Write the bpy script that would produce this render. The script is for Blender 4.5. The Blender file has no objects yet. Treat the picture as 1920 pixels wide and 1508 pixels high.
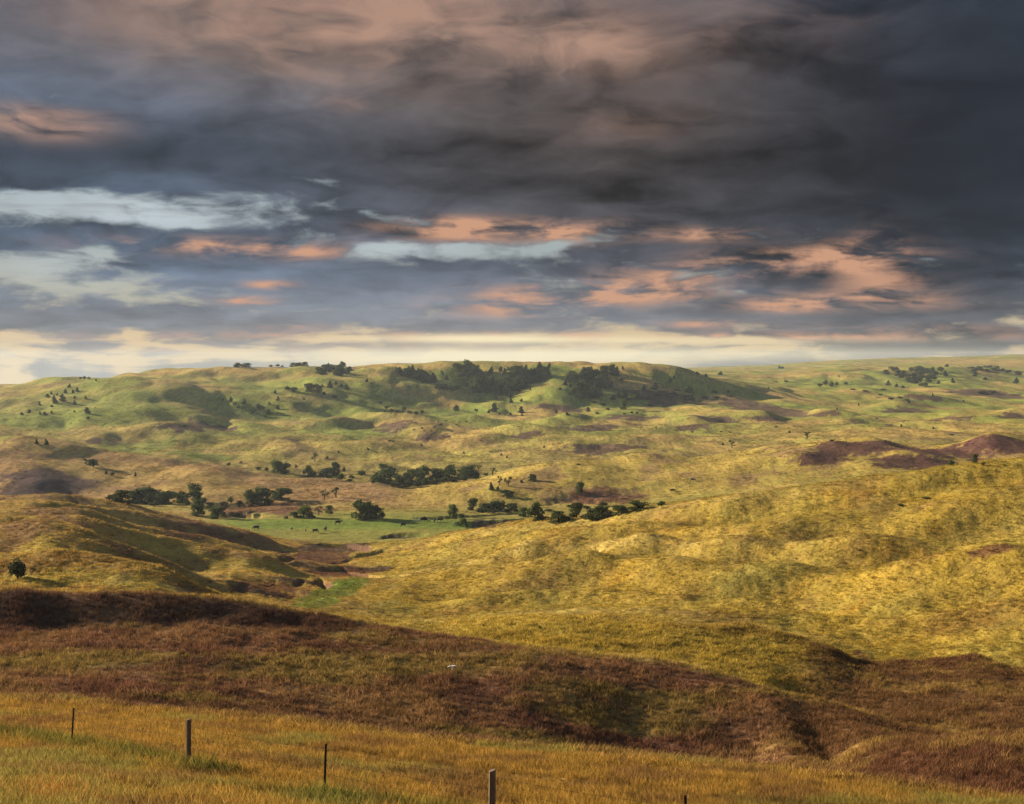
import bpy, bmesh, math, random
import numpy as np
from mathutils import Vector

random.seed(7)
RNG = np.random.default_rng(11)
sc = bpy.context.scene
COL = sc.collection
F = 2700.0            # focal length in photograph pixels (1920 wide)
CX, HY = 960.0, 675.0  # column of the optical axis, row of the eye-level horizon
EXPO = 1.38

# ------------------------------------------------------------------ camera
cam_d = bpy.data.cameras.new('camera')
cam = bpy.data.objects.new('camera', cam_d)
COL.objects.link(cam)
cam.location = (0, 0, 0)
cam.rotation_euler = (math.radians(90), 0, 0)
cam_d.sensor_width = 36.0
cam_d.lens = 36.0 * F / 1920.0
cam_d.shift_y = -(754.0 - HY) / 1920.0
cam_d.clip_start = 0.5
cam_d.clip_end = 40000
sc.camera = cam

# ------------------------------------------------------------------ light direction
SUN_EL, SUN_AZ = math.radians(15.5), math.radians(-62)   # azimuth from the view direction, minus = left
S_DIR = Vector((math.sin(SUN_AZ) * math.cos(SUN_EL), math.cos(SUN_AZ) * math.cos(SUN_EL), math.sin(SUN_EL)))
sun_d = bpy.data.lights.new('sun', 'SUN')
sun_d.energy = 5.0
sun_d.angle = math.radians(0.6)
sun_d.color = (1.0, 0.82, 0.54)
sun = bpy.data.objects.new('sun', sun_d)
sun.rotation_euler = (-S_DIR).to_track_quat('-Z', 'Y').to_euler()
COL.objects.link(sun)

sc.view_settings.view_transform = 'Standard'
sc.view_settings.look = 'None'
sc.view_settings.exposure = EXPO
sc.view_settings.gamma = 1.0
sc.view_settings.use_curve_mapping = False
sc.cycles.use_denoising = True
sc.cycles.sample_clamp_indirect = 3.0
sc.cycles.max_bounces = 6
sc.cycles.volume_bounces = 0


# ------------------------------------------------------------------ node helpers
class NT:
    def __init__(self, tree):
        self.t = tree
        self.n = tree.nodes
        self.l = tree.links

    def node(self, typ, **kw):
        nd = self.n.new(typ)
        for k, v in kw.items():
            setattr(nd, k, v)
        return nd

    def put(self, sock, v):
        if isinstance(v, bpy.types.NodeSocket):
            self.l.new(v, sock)
        elif v is not None:
            if sock.type == 'RGBA' and len(v) == 3:
                v = (*v, 1.0)
            sock.default_value = v

    def m(self, op, a, b=None, c=None, clamp=False):
        nd = self.node('ShaderNodeMath', operation=op, use_clamp=clamp)
        self.put(nd.inputs[0], a)
        if b is not None: self.put(nd.inputs[1], b)
        if c is not None: self.put(nd.inputs[2], c)
        return nd.outputs[0]

    def v(self, op, a, b=None, c=None, s=None):
        nd = self.node('ShaderNodeVectorMath', operation=op)
        self.put(nd.inputs[0], a)
        if b is not None: self.put(nd.inputs[1], b)
        if c is not None: self.put(nd.inputs[2], c)
        if s is not None: self.put(nd.inputs['Scale'], s)
        return nd.outputs['Value'] if op in ('DOT_PRODUCT', 'LENGTH', 'DISTANCE') else nd.outputs[0]

    def comb(self, x, y, z=0.0):
        nd = self.node('ShaderNodeCombineXYZ')
        self.put(nd.inputs[0], x); self.put(nd.inputs[1], y); self.put(nd.inputs[2], z)
        return nd.outputs[0]

    def noise(self, vec, scale, detail=6, rough=0.55, dist=0.0, dim='3D', lac=2.0):
        nd = self.node('ShaderNodeTexNoise', noise_dimensions=dim)
        self.put(nd.inputs['Vector'], vec)
        nd.inputs['Scale'].default_value = scale
        nd.inputs['Detail'].default_value = detail
        nd.inputs['Roughness'].default_value = rough
        nd.inputs['Distortion'].default_value = dist
        nd.inputs['Lacunarity'].default_value = lac
        return nd.outputs[0]

    def mix(self, f, a, b, blend='MIX'):
        nd = self.node('ShaderNodeMix', data_type='RGBA', blend_type=blend)
        self.put(nd.inputs[0], f); self.put(nd.inputs[6], a); self.put(nd.inputs[7], b)
        return nd.outputs[2]

    def sstep(self, x, a, b):
        nd = self.node('ShaderNodeMapRange', interpolation_type='SMOOTHSTEP')
        self.put(nd.inputs[0], x)
        nd.inputs[1].default_value = a; nd.inputs[2].default_value = b
        nd.inputs[3].default_value = 0.0; nd.inputs[4].default_value = 1.0
        return nd.outputs[0]

    def lin(self, x, a, b, c=0.0, d=1.0):
        nd = self.node('ShaderNodeMapRange')
        self.put(nd.inputs[0], x)
        for i, q in enumerate((a, b, c, d)): nd.inputs[1 + i].default_value = q
        return nd.outputs[0]

    def ramp(self, f, stops):
        nd = self.node('ShaderNodeValToRGB')
        self.put(nd.inputs[0], f)
        e = nd.color_ramp.elements
        while len(e) < len(stops): e.new(0.5)
        for el, (p, c) in zip(e, stops):
            el.position = p
            el.color = (*c, 1.0)
        return nd.outputs[0]


def srgb(r, g, b):
    f = lambda c: ((c / 255.0 + 0.055) / 1.055) ** 2.4 if c > 10 else c / 255.0 / 12.92
    return (f(r), f(g), f(b))


# ------------------------------------------------------------------ world: clear sky seen between storm clouds
world = bpy.data.worlds.new('World')
sc.world = world
world.use_nodes = True
world.cycles.sampling_method = 'MANUAL'
world.cycles.sample_map_resolution = 256
w = NT(world.node_tree)
w.n.clear()
outw = w.node('ShaderNodeOutputWorld')
bg = w.node('ShaderNodeBackground')
bg.inputs['Strength'].default_value = 0.1
w.l.new(bg.outputs[0], outw.inputs[0])
nish = w.node('ShaderNodeTexSky', sky_type='NISHITA')
nish.sun_disc = False
nish.sun_elevation = SUN_EL
nish.sun_rotation = SUN_AZ
nish.air_density = 1.2
nish.dust_density = 2.5

tc = w.node('ShaderNodeTexCoord')
sep = w.node('ShaderNodeSeparateXYZ')
w.l.new(tc.outputs['Generated'], sep.inputs[0])
dx, dy, dz = sep.outputs
az = w.m('ARCTAN2', dx, dy)
el = w.m('ARCSINE', dz)
elp = w.m('MAXIMUM', el, 0.0)
AE = w.comb(az, el, 0.0)
den = w.m('ADD', w.m('MAXIMUM', dz, 0.0), 0.19)
P0 = w.comb(w.m('DIVIDE', dx, den), w.m('DIVIDE', dy, den), 0.0)
wq = w.node('ShaderNodeTexNoise', noise_dimensions='2D')
w.put(wq.inputs['Vector'], P0)
wq.inputs['Scale'].default_value = 3.0
wq.inputs['Detail'].default_value = 3
warp = w.v('MULTIPLY_ADD', wq.outputs['Color'], (0.30, 0.30, 0.0), (-0.15, -0.15, 0.0))
P = w.v('ADD', P0, warp)


def aeuv(x, y):
    a = math.atan((x - CX) / F)
    return a, math.atan((HY - y) / F * math.cos(a))


def blobs(lst):
    acc = None
    for (x, y, sx, sy, wt) in lst:
        a, e = aeuv(x, y)
        ia, ie = F / sx, F / sy
        q = w.v('MULTIPLY_ADD', AE, (ia, ie, 0.0), (-a * ia, -e * ie, 0.0))
        g = w.m('POWER', math.exp(-0.5), w.v('DOT_PRODUCT', q, q))
        acc = w.m('MULTIPLY', g, wt) if acc is None else w.m('MULTIPLY_ADD', g, wt, acc)
    return acc


n_big = w.noise(w.v('ADD', P, (3.1, 1.7, 0)), 2.5, 9, 0.52, dim='2D')
n_off = w.noise(w.v('ADD', P, (3.1, 1.58, 0)), 2.5, 9, 0.52, dim='2D')     # the same field a little nearer the horizon
n_med = w.noise(w.v('ADD', P, (9.3, 4.1, 0)), 6.0, 8, 0.56, dim='2D')
n_str = w.noise(w.v('MULTIPLY', AE, (9.0, 95.0, 1.0)), 1.0, 7, 0.58, 0.6, dim='2D')  # thin streaks low down

n_fine = w.noise(w.v('ADD', w.v('MULTIPLY', AE, (20.0, 42.0, 1.0)), warp), 1.0, 8, 0.58, 0.35, dim='2D')   # billows

COVER = [
    (1250, 290, 420, 130, .38), (1760, 330, 210, 240, .40), (120, 300, 330, 50, .34), (720, 310, 330, 90, .24),
    (300, 110, 500, 90, .45), (1000, 60, 500, 90, .35), (1500, 100, 260, 100, .18),
    (780, 555, 300, 36, .24), (250, 598, 330, 22, .26), (1450, 600, 330, 18, .22), (1420, 540, 220, 26, .18),
    (220, 452, 260, 17, .42), (560, 500, 160, 18, .16), (1230, 470, 120, 24, .14),
    (300, 400, 150, 24, -.46), (60, 392, 130, 22, -.26), (100, 500, 130, 30, -.34), (760, 464, 110, 18, -.27), (660, 450, 50, 10, -.1),
    (65, 226, 90, 24, .1), (590, 342, 60, 14, -.16), (1040, 468, 130, 20, -.22),
]
low = w.sstep(el, 0.030, 0.010)
cov = w.m('ADD', w.m('MULTIPLY_ADD', n_big, 1.25, -0.02), blobs(COVER))
cov = w.m('SUBTRACT', cov, w.m('MULTIPLY', low, 0.15))
cov = w.m('ADD', cov, w.m('MULTIPLY_ADD', n_med, 0.42, -0.21))
cov = w.m('ADD', cov, w.m('MULTIPLY_ADD', n_fine, 0.80, -0.40))
cov = w.m('ADD', cov, w.m('MULTIPLY', w.m('MULTIPLY_ADD', n_str, 1.0, -0.5), w.m('MULTIPLY_ADD', low, 1.15, 0.16)))
alpha = w.sstep(cov, 0.34, 0.72)

# open sky: blue of the Nishita model aloft, warm bright air towards the horizon
blue = w.v('MULTIPLY', nish.outputs[0], (0.10, 0.10, 0.10))
air = w.ramp(w.lin(el, 0.0, 0.25), [(0.0, srgb(222, 192, 142)), (0.07, srgb(218, 192, 150)), (0.16, srgb(182, 180, 164)),
                                    (0.30, srgb(160, 172, 174)), (0.48, srgb(172, 186, 194)), (1.0, srgb(150, 164, 178))])
wisp = w.sstep(w.m('ADD', w.m('MULTIPLY', n_med, 0.6), w.m('MULTIPLY', n_str, 0.4)), 0.42, 0.66)
opensky = w.mix(w.m('MULTIPLY', wisp, 0.6), w.mix(0.05, air, blue), srgb(150, 156, 160))
opensky = w.mix(w.m('MULTIPLY', w.m('MINIMUM', blobs([(300, 398, 130, 24, 1.0), (130, 500, 70, 20, .5), (740, 466, 100, 14, .6)]), 1.0), w.m('SUBTRACT', 1.0, w.m('MULTIPLY', wisp, .7))), opensky, srgb(190, 202, 208))

# cloud bodies
hue = blobs([(1150, 230, 420, 190, 1.0), (450, 60, 420, 90, .9)])
slate = w.mix(w.m('MINIMUM', hue, 1.0), srgb(74, 88, 106), srgb(84, 78, 78))
dark = blobs([(1780, 330, 330, 260, .52), (1960, 120, 300, 240, .3), (1150, 330, 420, 90, .22), (120, 290, 260, 36, .26), (700, 270, 220, 60, .18)])
shade = w.m('MULTIPLY_ADD', w.m('SUBTRACT', n_off, n_big), 2.2, 1.0)
shade = w.m('ADD', shade, w.m('ADD', w.m('MULTIPLY_ADD', n_med, 1.0, -0.5), w.m('MULTIPLY_ADD', n_fine, 0.9, -0.45)))
lowgrey = w.sstep(el, 0.075, 0.02)
shade = w.m('ADD', shade, w.m('MULTIPLY', lowgrey, 0.65))
shade = w.m('ADD', shade, blobs([(250, 150, 380, 80, .75), (780, 550, 280, 50, .75), (260, 560, 300, 60, .5), (1250, 600, 420, 25, .35), (700, 170, 120, 40, .35)]))
slate = w.mix(w.m('MULTIPLY', lowgrey, 0.75), slate, srgb(88, 88, 90))
shade = w.m('MAXIMUM', w.m('MULTIPLY', shade, w.m('SUBTRACT', 1.0, dark)), 0.22)
body = w.v('SCALE', slate, s=shade)
body = w.mix(w.m('MULTIPLY', w.m('MINIMUM', blobs([(1960, 140, 230, 200, .85), (120, 280, 260, 34, .8), (1930, 340, 120, 70, .4)]), 1.0), w.m('MULTIPLY_ADD', n_med, 0.9, 0.12)), body, srgb(44, 49, 60))

# sunlit (warm) cloud: upper veil and the ragged lower edges
tan = blobs([(560, 30, 300, 60, .95), (1100, 90, 120, 34, 1.0), (640, 95, 160, 40, .45), (880, 20, 200, 50, .4), (60, 228, 80, 18, 1.9), (1430, 35, 120, 40, .35), (650, 195, 30, 10, .6), (1180, 230, 90, 24, .28)])
tan = w.m('MULTIPLY', tan, w.sstep(w.m('ADD', w.m('MULTIPLY', n_off, 0.8), w.m('MULTIPLY', n_med, 0.8)), 0.52, 1.12), clamp=True)
body = w.mix(w.m('MULTIPLY', tan, 0.85, clamp=True), body, srgb(186, 148, 128))
cl = w.mix(alpha, opensky, body)

glow = blobs([(520, 470, 90, 11, 1.0), (330, 458, 110, 9, .6), (950, 432, 120, 13, 1.1), (840, 425, 60, 12, .7), (1100, 440, 60, 9, .8),
              (980, 575, 90, 14, .9), (1110, 552, 120, 13, 1.1), (1230, 535, 80, 14, .7), (1340, 508, 100, 10, .95), (1500, 484, 110, 12, 1.0), (1620, 482, 50, 24, .9), (1320, 440, 60, 8, .8),
              (1660, 540, 60, 22, .55), (1480, 574, 60, 8, 1.0), (1560, 560, 90, 9, .5), (1720, 570, 60, 9, .25), (460, 564, 40, 6, .9), (505, 534, 30, 5, .8),
              (1350, 608, 70, 5, .9), (550, 612, 50, 4, .5), (1700, 620, 140, 8, .35), (850, 632, 420, 7, .7), (1400, 634, 300, 5, .55), (700, 655, 300, 6, .4)])
rag = w.sstep(w.m('ADD', w.m('ADD', w.m('MULTIPLY', n_med, 0.65), w.m('MULTIPLY', n_str, 0.4)), w.m('MULTIPLY', n_fine, 0.6)), 0.66, 1.04)
gl = w.m('MULTIPLY', w.m('MULTIPLY', glow, rag), 1.5, clamp=True)
cl = w.mix(w.m('MULTIPLY', gl, 0.92), cl, srgb(210, 158, 126))
# the brightest strip, low over the hills
core = blobs([(900, 672, 260, 13, .8), (900, 634, 120, 6, .6), (1000, 636, 260, 5, .3), (1350, 664, 330, 9, .5), (1250, 640, 300, 5, .3)])
cl = w.mix(w.m('MINIMUM', core, 0.9), cl, srgb(255, 238, 190))
k = 10.0 / (2 ** EXPO)
w.l.new(w.v('SCALE', cl, s=k), bg.inputs['Color'])

# ------------------------------------------------------------------ numpy noise
_prm = np.random.default_rng(5).permutation(256).astype(np.int32)
_prm = np.concatenate([_prm, _prm])
_ga = np.arange(256) * (2 * math.pi / 256)
_gx = np.cos(_ga).astype(np.float32); _gy = np.sin(_ga).astype(np.float32)


def perlin(x, y, seed=0):
    x = np.asarray(x, dtype=np.float32); y = np.asarray(y, dtype=np.float32)
    ix = np.floor(x); iy = np.floor(y)
    fx = x - ix; fy = y - iy
    ix = (ix.astype(np.int32) + seed * 37) & 255; iy = (iy.astype(np.int32) + seed * 101) & 255
    u = fx * fx * fx * (fx * (fx * 6 - 15) + 10)
    v = fy * fy * fy * (fy * (fy * 6 - 15) + 10)
    p0 = _prm[ix]; p1 = _prm[(ix + 1) & 255]
    iy1 = (iy + 1) & 255

    def g(p, b, px, py):
        h = _prm[p + b]
        return _gx[h] * px + _gy[h] * py
    a = g(p0, iy, fx, fy); a += u * (g(p1, iy, fx - 1, fy) - a)
    b = g(p0, iy1, fx, fy - 1); b += u * (g(p1, iy1, fx - 1, fy - 1) - b)
    return (a + v * (b - a)) * 1.5


def fbm(x, y, octv=4, seed=0, gain=0.5):
    s = 0; a = 1.0
    for i in range(octv):
        s = s + a * perlin(x, y, seed + i * 17)
        x = x * 2.03 + 11.3; y = y * 2.03 - 5.7; a *= gain
    return s


def sst(a, b, x):
    t = np.clip((x - a) / (b - a), 0, 1)
    return t * t * (3 - 2 * t)


def pchip(xk, yk, x):
    xk = np.asarray(xk, float); yk = np.asarray(yk, float)
    h = np.diff(xk); d = np.diff(yk) / h
    m = np.zeros_like(yk)
    if len(xk) == 2:
        m[:] = d[0]
    else:
        w1 = 2 * h[1:] + h[:-1]; w2 = h[1:] + 2 * h[:-1]
        ok = d[:-1] * d[1:] > 0
        den_ = np.where(ok, w1 / np.where(ok, d[:-1], 1) + w2 / np.where(ok, d[1:], 1), 1)
        m[1:-1] = np.where(ok, (w1 + w2) / den_, 0)
        m[0] = d[0]; m[-1] = d[-1]
    x = np.clip(x, xk[0], xk[-1])
    i = np.clip(np.searchsorted(xk, x, side='right') - 1, 0, len(h) - 1)
    t = (x - xk[i]) / h[i]
    t2 = t * t; t3 = t2 * t
    return ((2 * t3 - 3 * t2 + 1) * yk[i] + (t3 - 2 * t2 + t) * h[i] * m[i]
            + (-2 * t3 + 3 * t2) * yk[i + 1] + (t3 - t2) * h[i] * m[i + 1])


# ------------------------------------------------------------------ the lie of the land
# crest and trough lines from near to far; nodes are (bearing, depression, distance in metres),
# bearing and depression written as photograph columns and rows
LINES = [
    # roadside bank where the fence stands
    [(-900, 1290, 62), (134, 1400, 41), (353, 1445, 34), (608, 1498, 30), (922, 1560, 27), (1288, 1630, 24), (1920, 1700, 21), (2800, 1800, 18)],
    # foot of the golden verge
    [(-900, 1262, 70), (0, 1310, 62), (240, 1328, 60), (480, 1352, 58), (720, 1378, 56), (960, 1402, 54), (1200, 1425, 52), (1440, 1446, 50), (1600, 1462, 49), (1750, 1482, 48), (1920, 1500, 47), (2800, 1560, 46)],
    # swale
    [(-900, 1240, 84), (0, 1290, 78), (480, 1335, 76), (960, 1388, 76), (1200, 1412, 78), (1400, 1430, 76), (1540, 1448, 66), (1700, 1474, 56), (1920, 1484, 53), (2800, 1530, 52)],
    # brown field / low mound bottom right
    [(-900, 1165, 103), (0, 1180, 99), (200, 1176, 99), (400, 1172, 99), (600, 1182, 99), (800, 1204, 97), (1000, 1232, 92), (1200, 1275, 89), (1330, 1310, 86), (1460, 1345, 82), (1570, 1420, 74), (1640, 1418, 67), (1720, 1404, 64), (1920, 1392, 62), (2800, 1380, 62)],
    # its crest, dark bank on the left
    [(-900, 1095, 108), (0, 1115, 104), (200, 1112, 104), (400, 1122, 103.5), (520, 1140, 103.5), (600, 1156, 103.5), (800, 1190, 102), (1000, 1216, 98), (1200, 1237, 95), (1330, 1260, 93), (1400, 1282, 91), (1460, 1303, 88.5), (1560, 1325, 86), (1700, 1380, 81), (1800, 1395, 80), (1920, 1398, 80), (2800, 1390, 80)],
    # hidden dip behind it
    [(-900, 1150, 120), (0, 1155, 118), (400, 1168, 118), (600, 1190, 116), (800, 1202, 110), (1000, 1224, 104), (1200, 1246, 101), (1400, 1291, 97), (1560, 1326, 96), (1700, 1325, 96), (1920, 1325, 94), (2800, 1310, 93)],
    # second row of mounds
    [(-900, 1040, 152), (0, 1062, 150), (100, 1059, 150), (200, 1066, 150), (300, 1086, 148), (400, 1117, 146), (500, 1146, 144), (600, 1172, 141), (700, 1178, 138), (770, 1166, 136), (820, 1172, 133), (880, 1168, 128), (1000, 1162, 125), (1200, 1173, 121), (1400, 1188, 117), (1540, 1214, 114), (1620, 1246, 113), (1720, 1240, 115), (1810, 1233, 116), (1920, 1258, 116), (2800, 1230, 116)],
    # dip
    [(-900, 1090, 174), (0, 1104, 172), (200, 1108, 172), (400, 1132, 172), (600, 1151, 174), (800, 1186, 164), (1000, 1198, 152), (1200, 1216, 148), (1400, 1236, 141), (1600, 1276, 133), (1920, 1286, 133), (2800, 1260, 130)],
    # third ridge left / foot of the big right hill
    [(-900, 985, 218), (0, 1001, 215), (80, 999, 213), (140, 1014, 212), (200, 1038, 210), (300, 1074, 208), (400, 1102, 205), (500, 1125, 200), (620, 1139, 196), (800, 1164, 186), (1000, 1150, 184), (1200, 1146, 180), (1400, 1172, 168), (1600, 1216, 155), (1750, 1236, 148), (1920, 1244, 142), (2800, 1230, 138)],
    # side valley
    [(-900, 1030, 252), (0, 1042, 248), (140, 1046, 248), (300, 1072, 254), (400, 1090, 248), (560, 1108, 238), (640, 1104, 235), (720, 1108, 230), (860, 1126, 222), (1000, 1116, 222), (1200, 1112, 218), (1400, 1128, 206), (1600, 1158, 190), (1780, 1150, 178), (1920, 1128, 174), (2800, 1100, 165)],
    # fourth ridge left / shoulder of the right hill
    [(-900, 955, 305), (0, 968, 300), (130, 969, 300), (220, 990, 305), (300, 1009, 310), (400, 1030, 315), (500, 1050, 315), (620, 1069, 308), (720, 1078, 290), (860, 1060, 275), (1000, 1045, 270), (1100, 1036, 262), (1200, 1031, 256), (1440, 1029, 242), (1700, 1040, 222), (1800, 1040, 216), (1920, 1036, 212), (2800, 1000, 200)],
    [(-900, 992, 345), (0, 1002, 343), (300, 1026, 352), (500, 1050, 360), (620, 1054, 352), (720, 1060, 335), (860, 1056, 308), (1000, 1042, 296), (1200, 1034, 284), (1440, 1030, 268), (1700, 1040, 248), (1800, 1046, 240), (1920, 1036, 236), (2800, 980, 220)],
    # fifth ridge left / crest of the right hill
    [(-900, 925, 405), (0, 938, 400), (100, 937, 400), (150, 944, 405), (250, 958, 410), (350, 982, 415), (480, 1004, 420), (560, 1022, 415), (640, 1034, 405), (740, 1026, 392), (860, 1003, 372), (1000, 985, 352), (1120, 972, 342), (1200, 956, 330), (1300, 942, 320), (1400, 933, 312), (1500, 921, 308), (1600, 905, 306), (1700, 890, 304), (1800, 875, 302), (1920, 862, 300), (2800, 770, 285)],
    # front and back of the meadow
    [(-900, 940, 485), (0, 950, 482), (150, 956, 482), (300, 982, 480), (400, 994, 480), (560, 1003, 478), (700, 1004, 477), (800, 1002, 477), (900, 1004, 474), (1200, 995, 470), (1600, 975, 455), (1920, 945, 445), (2800, 880, 430)],
    [(-900, 932, 566), (0, 940, 562), (200, 950, 556), (400, 968, 540), (600, 969, 535), (800, 970, 533), (900, 973, 533), (1000, 974, 532), (1200, 962, 530), (1400, 950, 528), (1600, 932, 520), (1920, 900, 515), (2800, 850, 510)],
    # creek
    [(-900, 922, 636), (0, 930, 630), (200, 936, 628), (400, 940, 622), (600, 940, 622), (720, 946, 612), (800, 952, 602), (1000, 955, 596), (1200, 942, 604), (1400, 920, 606), (1600, 905, 610), (1800, 885, 615), (1920, 872, 615), (2800, 840, 615)],
    # middle ridge: left spur, right grassy hill, burnt mounds
    [(-900, 795, 770), (0, 820, 762), (100, 834, 760), (200, 850, 756), (330, 863, 752), (450, 879, 742), (560, 893, 726), (700, 907, 702), (752, 918, 684), (800, 912, 690), (900, 895, 702), (967, 882, 712), (1040, 870, 722), (1100, 862, 732), (1190, 858, 742), (1300, 856, 752), (1380, 846, 758), (1460, 838, 762), (1540, 832, 762), (1620, 827, 758), (1720, 834, 748), (1800, 832, 752), (1870, 816, 756), (1920, 817, 756), (2800, 790, 760)],
    [(-900, 830, 835), (0, 850, 830), (300, 880, 818), (600, 902, 792), (750, 914, 762), (800, 909, 766), (900, 902, 776), (1040, 884, 790), (1200, 876, 815), (1400, 866, 832), (1600, 852, 845), (1920, 840, 845), (2800, 815, 845)],
    # rolling floor of the upper valley
    [(-900, 808, 955), (0, 824, 950), (200, 842, 945), (400, 860, 930), (600, 868, 928), (800, 868, 924), (1000, 853, 936), (1200, 845, 955), (1400, 834, 980), (1600, 818, 1000), (1920, 806, 1000), (2800, 790, 1000)],
    [(-900, 782, 1110), (0, 792, 1105), (200, 800, 1105), (300, 802, 1100), (400, 812, 1115), (600, 814, 1130), (800, 815, 1130), (1000, 812, 1130), (1200, 808, 1150), (1400, 800, 1180), (1600, 791, 1210), (1920, 781, 1250), (2800, 770, 1260)],
    [(-900, 755, 1260), (0, 762, 1250), (120, 764, 1260), (240, 752, 1270), (340, 762, 1285), (440, 778, 1300), (600, 785, 1300), (800, 786, 1320), (1000, 785, 1330), (1200, 784, 1350), (1400, 774, 1400), (1600, 766, 1500), (1920, 761, 1600), (2800, 755, 1600)],
    # left hill crest and the floor under the wooded hill
    [(-900, 735, 1400), (0, 728, 1410), (60, 724, 1415), (150, 714, 1420), (240, 707, 1420), (330, 716, 1410), (450, 732, 1400), (560, 742, 1400), (660, 752, 1410), (760, 764, 1430), (850, 767, 1450), (1000, 766, 1450), (1200, 766, 1480), (1400, 754, 1580), (1600, 746, 1700), (1920, 741, 1880), (2800, 735, 1900)],
    # wooded slopes halfway up
    [(-900, 732, 1520), (0, 728, 1530), (150, 718, 1540), (240, 712, 1540), (330, 712, 1545), (430, 716, 1550), (540, 722, 1550), (640, 716, 1545), (730, 720, 1545), (820, 738, 1550), (900, 744, 1555), (980, 738, 1560), (1060, 724, 1560), (1160, 726, 1580), (1280, 742, 1600), (1400, 738, 1660), (1500, 740, 1740), (1600, 736, 1820), (1920, 734, 2020), (2800, 728, 2050)],
    # skyline of the wooded hill
    [(-900, 728, 1700), (0, 722, 1700), (70, 713, 1705), (110, 708, 1710), (150, 710, 1710), (190, 710, 1710), (250, 700, 1715), (300, 691, 1715), (350, 688, 1720), (450, 688, 1720), (600, 687, 1730), (750, 683, 1750), (860, 681, 1750), (960, 678, 1750), (1060, 677, 1750), (1180, 681, 1730), (1230, 688, 1720), (1275, 696, 1710), (1330, 708, 1720), (1400, 720, 1750), (1500, 730, 1850), (1600, 728, 1950), (1750, 728, 2100), (1920, 728, 2150), (2800, 724, 2150)],
    [(-900, 733, 2100), (0, 730, 2100), (300, 712, 2100), (600, 706, 2100), (1000, 702, 2100), (1200, 702, 2100), (1300, 706, 2100), (1400, 714, 2120), (1500, 720, 2180), (1600, 712, 2250), (1700, 716, 2300), (1800, 714, 2320), (1920, 718, 2340), (2800, 715, 2350)],
    [(-900, 732, 2600), (0, 728, 2600), (300, 708, 2600), (700, 700, 2600), (1200, 698, 2600), (1300, 699, 2600), (1450, 700, 2600), (1560, 694, 2600), (1640, 692, 2600), (1720, 689, 2600), (1800, 692, 2600), (1870, 699, 2600), (1920, 706, 2600), (2800, 702, 2600)],
    [(-900, 735, 3300), (0, 731, 3300), (700, 704, 3300), (1200, 698, 3300), (1300, 696, 3300), (1450, 695, 3300), (1600, 688, 3300), (1750, 686, 3300), (1920, 688, 3300), (2800, 685, 3300)],
    [(-900, 735, 5000), (0, 731, 5000), (700, 703, 5000), (1200, 694, 5000), (1275, 691, 5000), (1425, 686, 5000), (1537, 678, 5000), (1687, 672, 5000), (1837, 668, 5000), (1920, 666, 5000), (2800, 656, 5000)],
    [(-900, 738, 9500), (0, 735, 9500), (700, 708, 9500), (1200, 700, 9500), (1425, 694, 9500), (1687, 684, 9500), (1920, 678, 9500), (2800, 670, 9500)],
]
NU, ND = 900, 1500
U_AX = np.linspace(-0.69, 0.69, NU)
D_AX = np.exp(np.linspace(math.log(3.0), math.log(9500.0), ND))
_px = CX + F * U_AX
_ld, _lz = [], []
for L in LINES:
    a = np.array(L, float)
    yy = pchip(a[:, 0], a[:, 1], _px)
    dd = pchip(a[:, 0], a[:, 2], _px)
    _ld.append(dd); _lz.append(-(yy - HY) / F * dd)
_ld = np.array(_ld); _lz = np.array(_lz)
BASE = np.zeros((NU, ND))
for i in range(NU):
    dk = np.concatenate([[3.0], _ld[:, i]]); zk = np.concatenate([[-2.35], _lz[:, i]])
    assert (np.diff(dk) > 0).all(), (i, _px[i], np.where(np.diff(dk) <= 0))
    BASE[i] = pchip(dk, zk, D_AX)
# soften the joins between bearings a little (keeps crests, removes interpolation creases)
ker = np.array([1, 4, 6, 4, 1.]) / 16
pad = np.pad(BASE, ((2, 2), (0, 0)), 'edge')
BASE = sum(ker[j] * pad[j:j + NU] for j in range(5))


def lookup(G, X, Y):
    Yc = np.clip(Y, 3.0, 9499.0)
    u = np.clip((X / Yc - U_AX[0]) / (U_AX[-1] - U_AX[0]) * (NU - 1), 0, NU - 1.001)
    d = np.clip(np.log(Yc / 3.0) / math.log(9500.0 / 3.0) * (ND - 1), 0, ND - 1.001)
    i = u.astype(int); j = d.astype(int); a = u - i; b = d - j
    return (G[i, j] * (1 - a) * (1 - b) + G[i + 1, j] * a * (1 - b) + G[i, j + 1] * (1 - a) * b + G[i + 1, j + 1] * a * b)


FEATS = []      # mounds and cut banks added to the base surface: callables (X, Y) -> dz


def meadow(X, Y):
    px = CX + F * X / np.maximum(Y, 3)
    return sst(440, 480, Y) * sst(575, 535, Y) * sst(330, 480, px) * sst(1100, 950, px)


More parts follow.
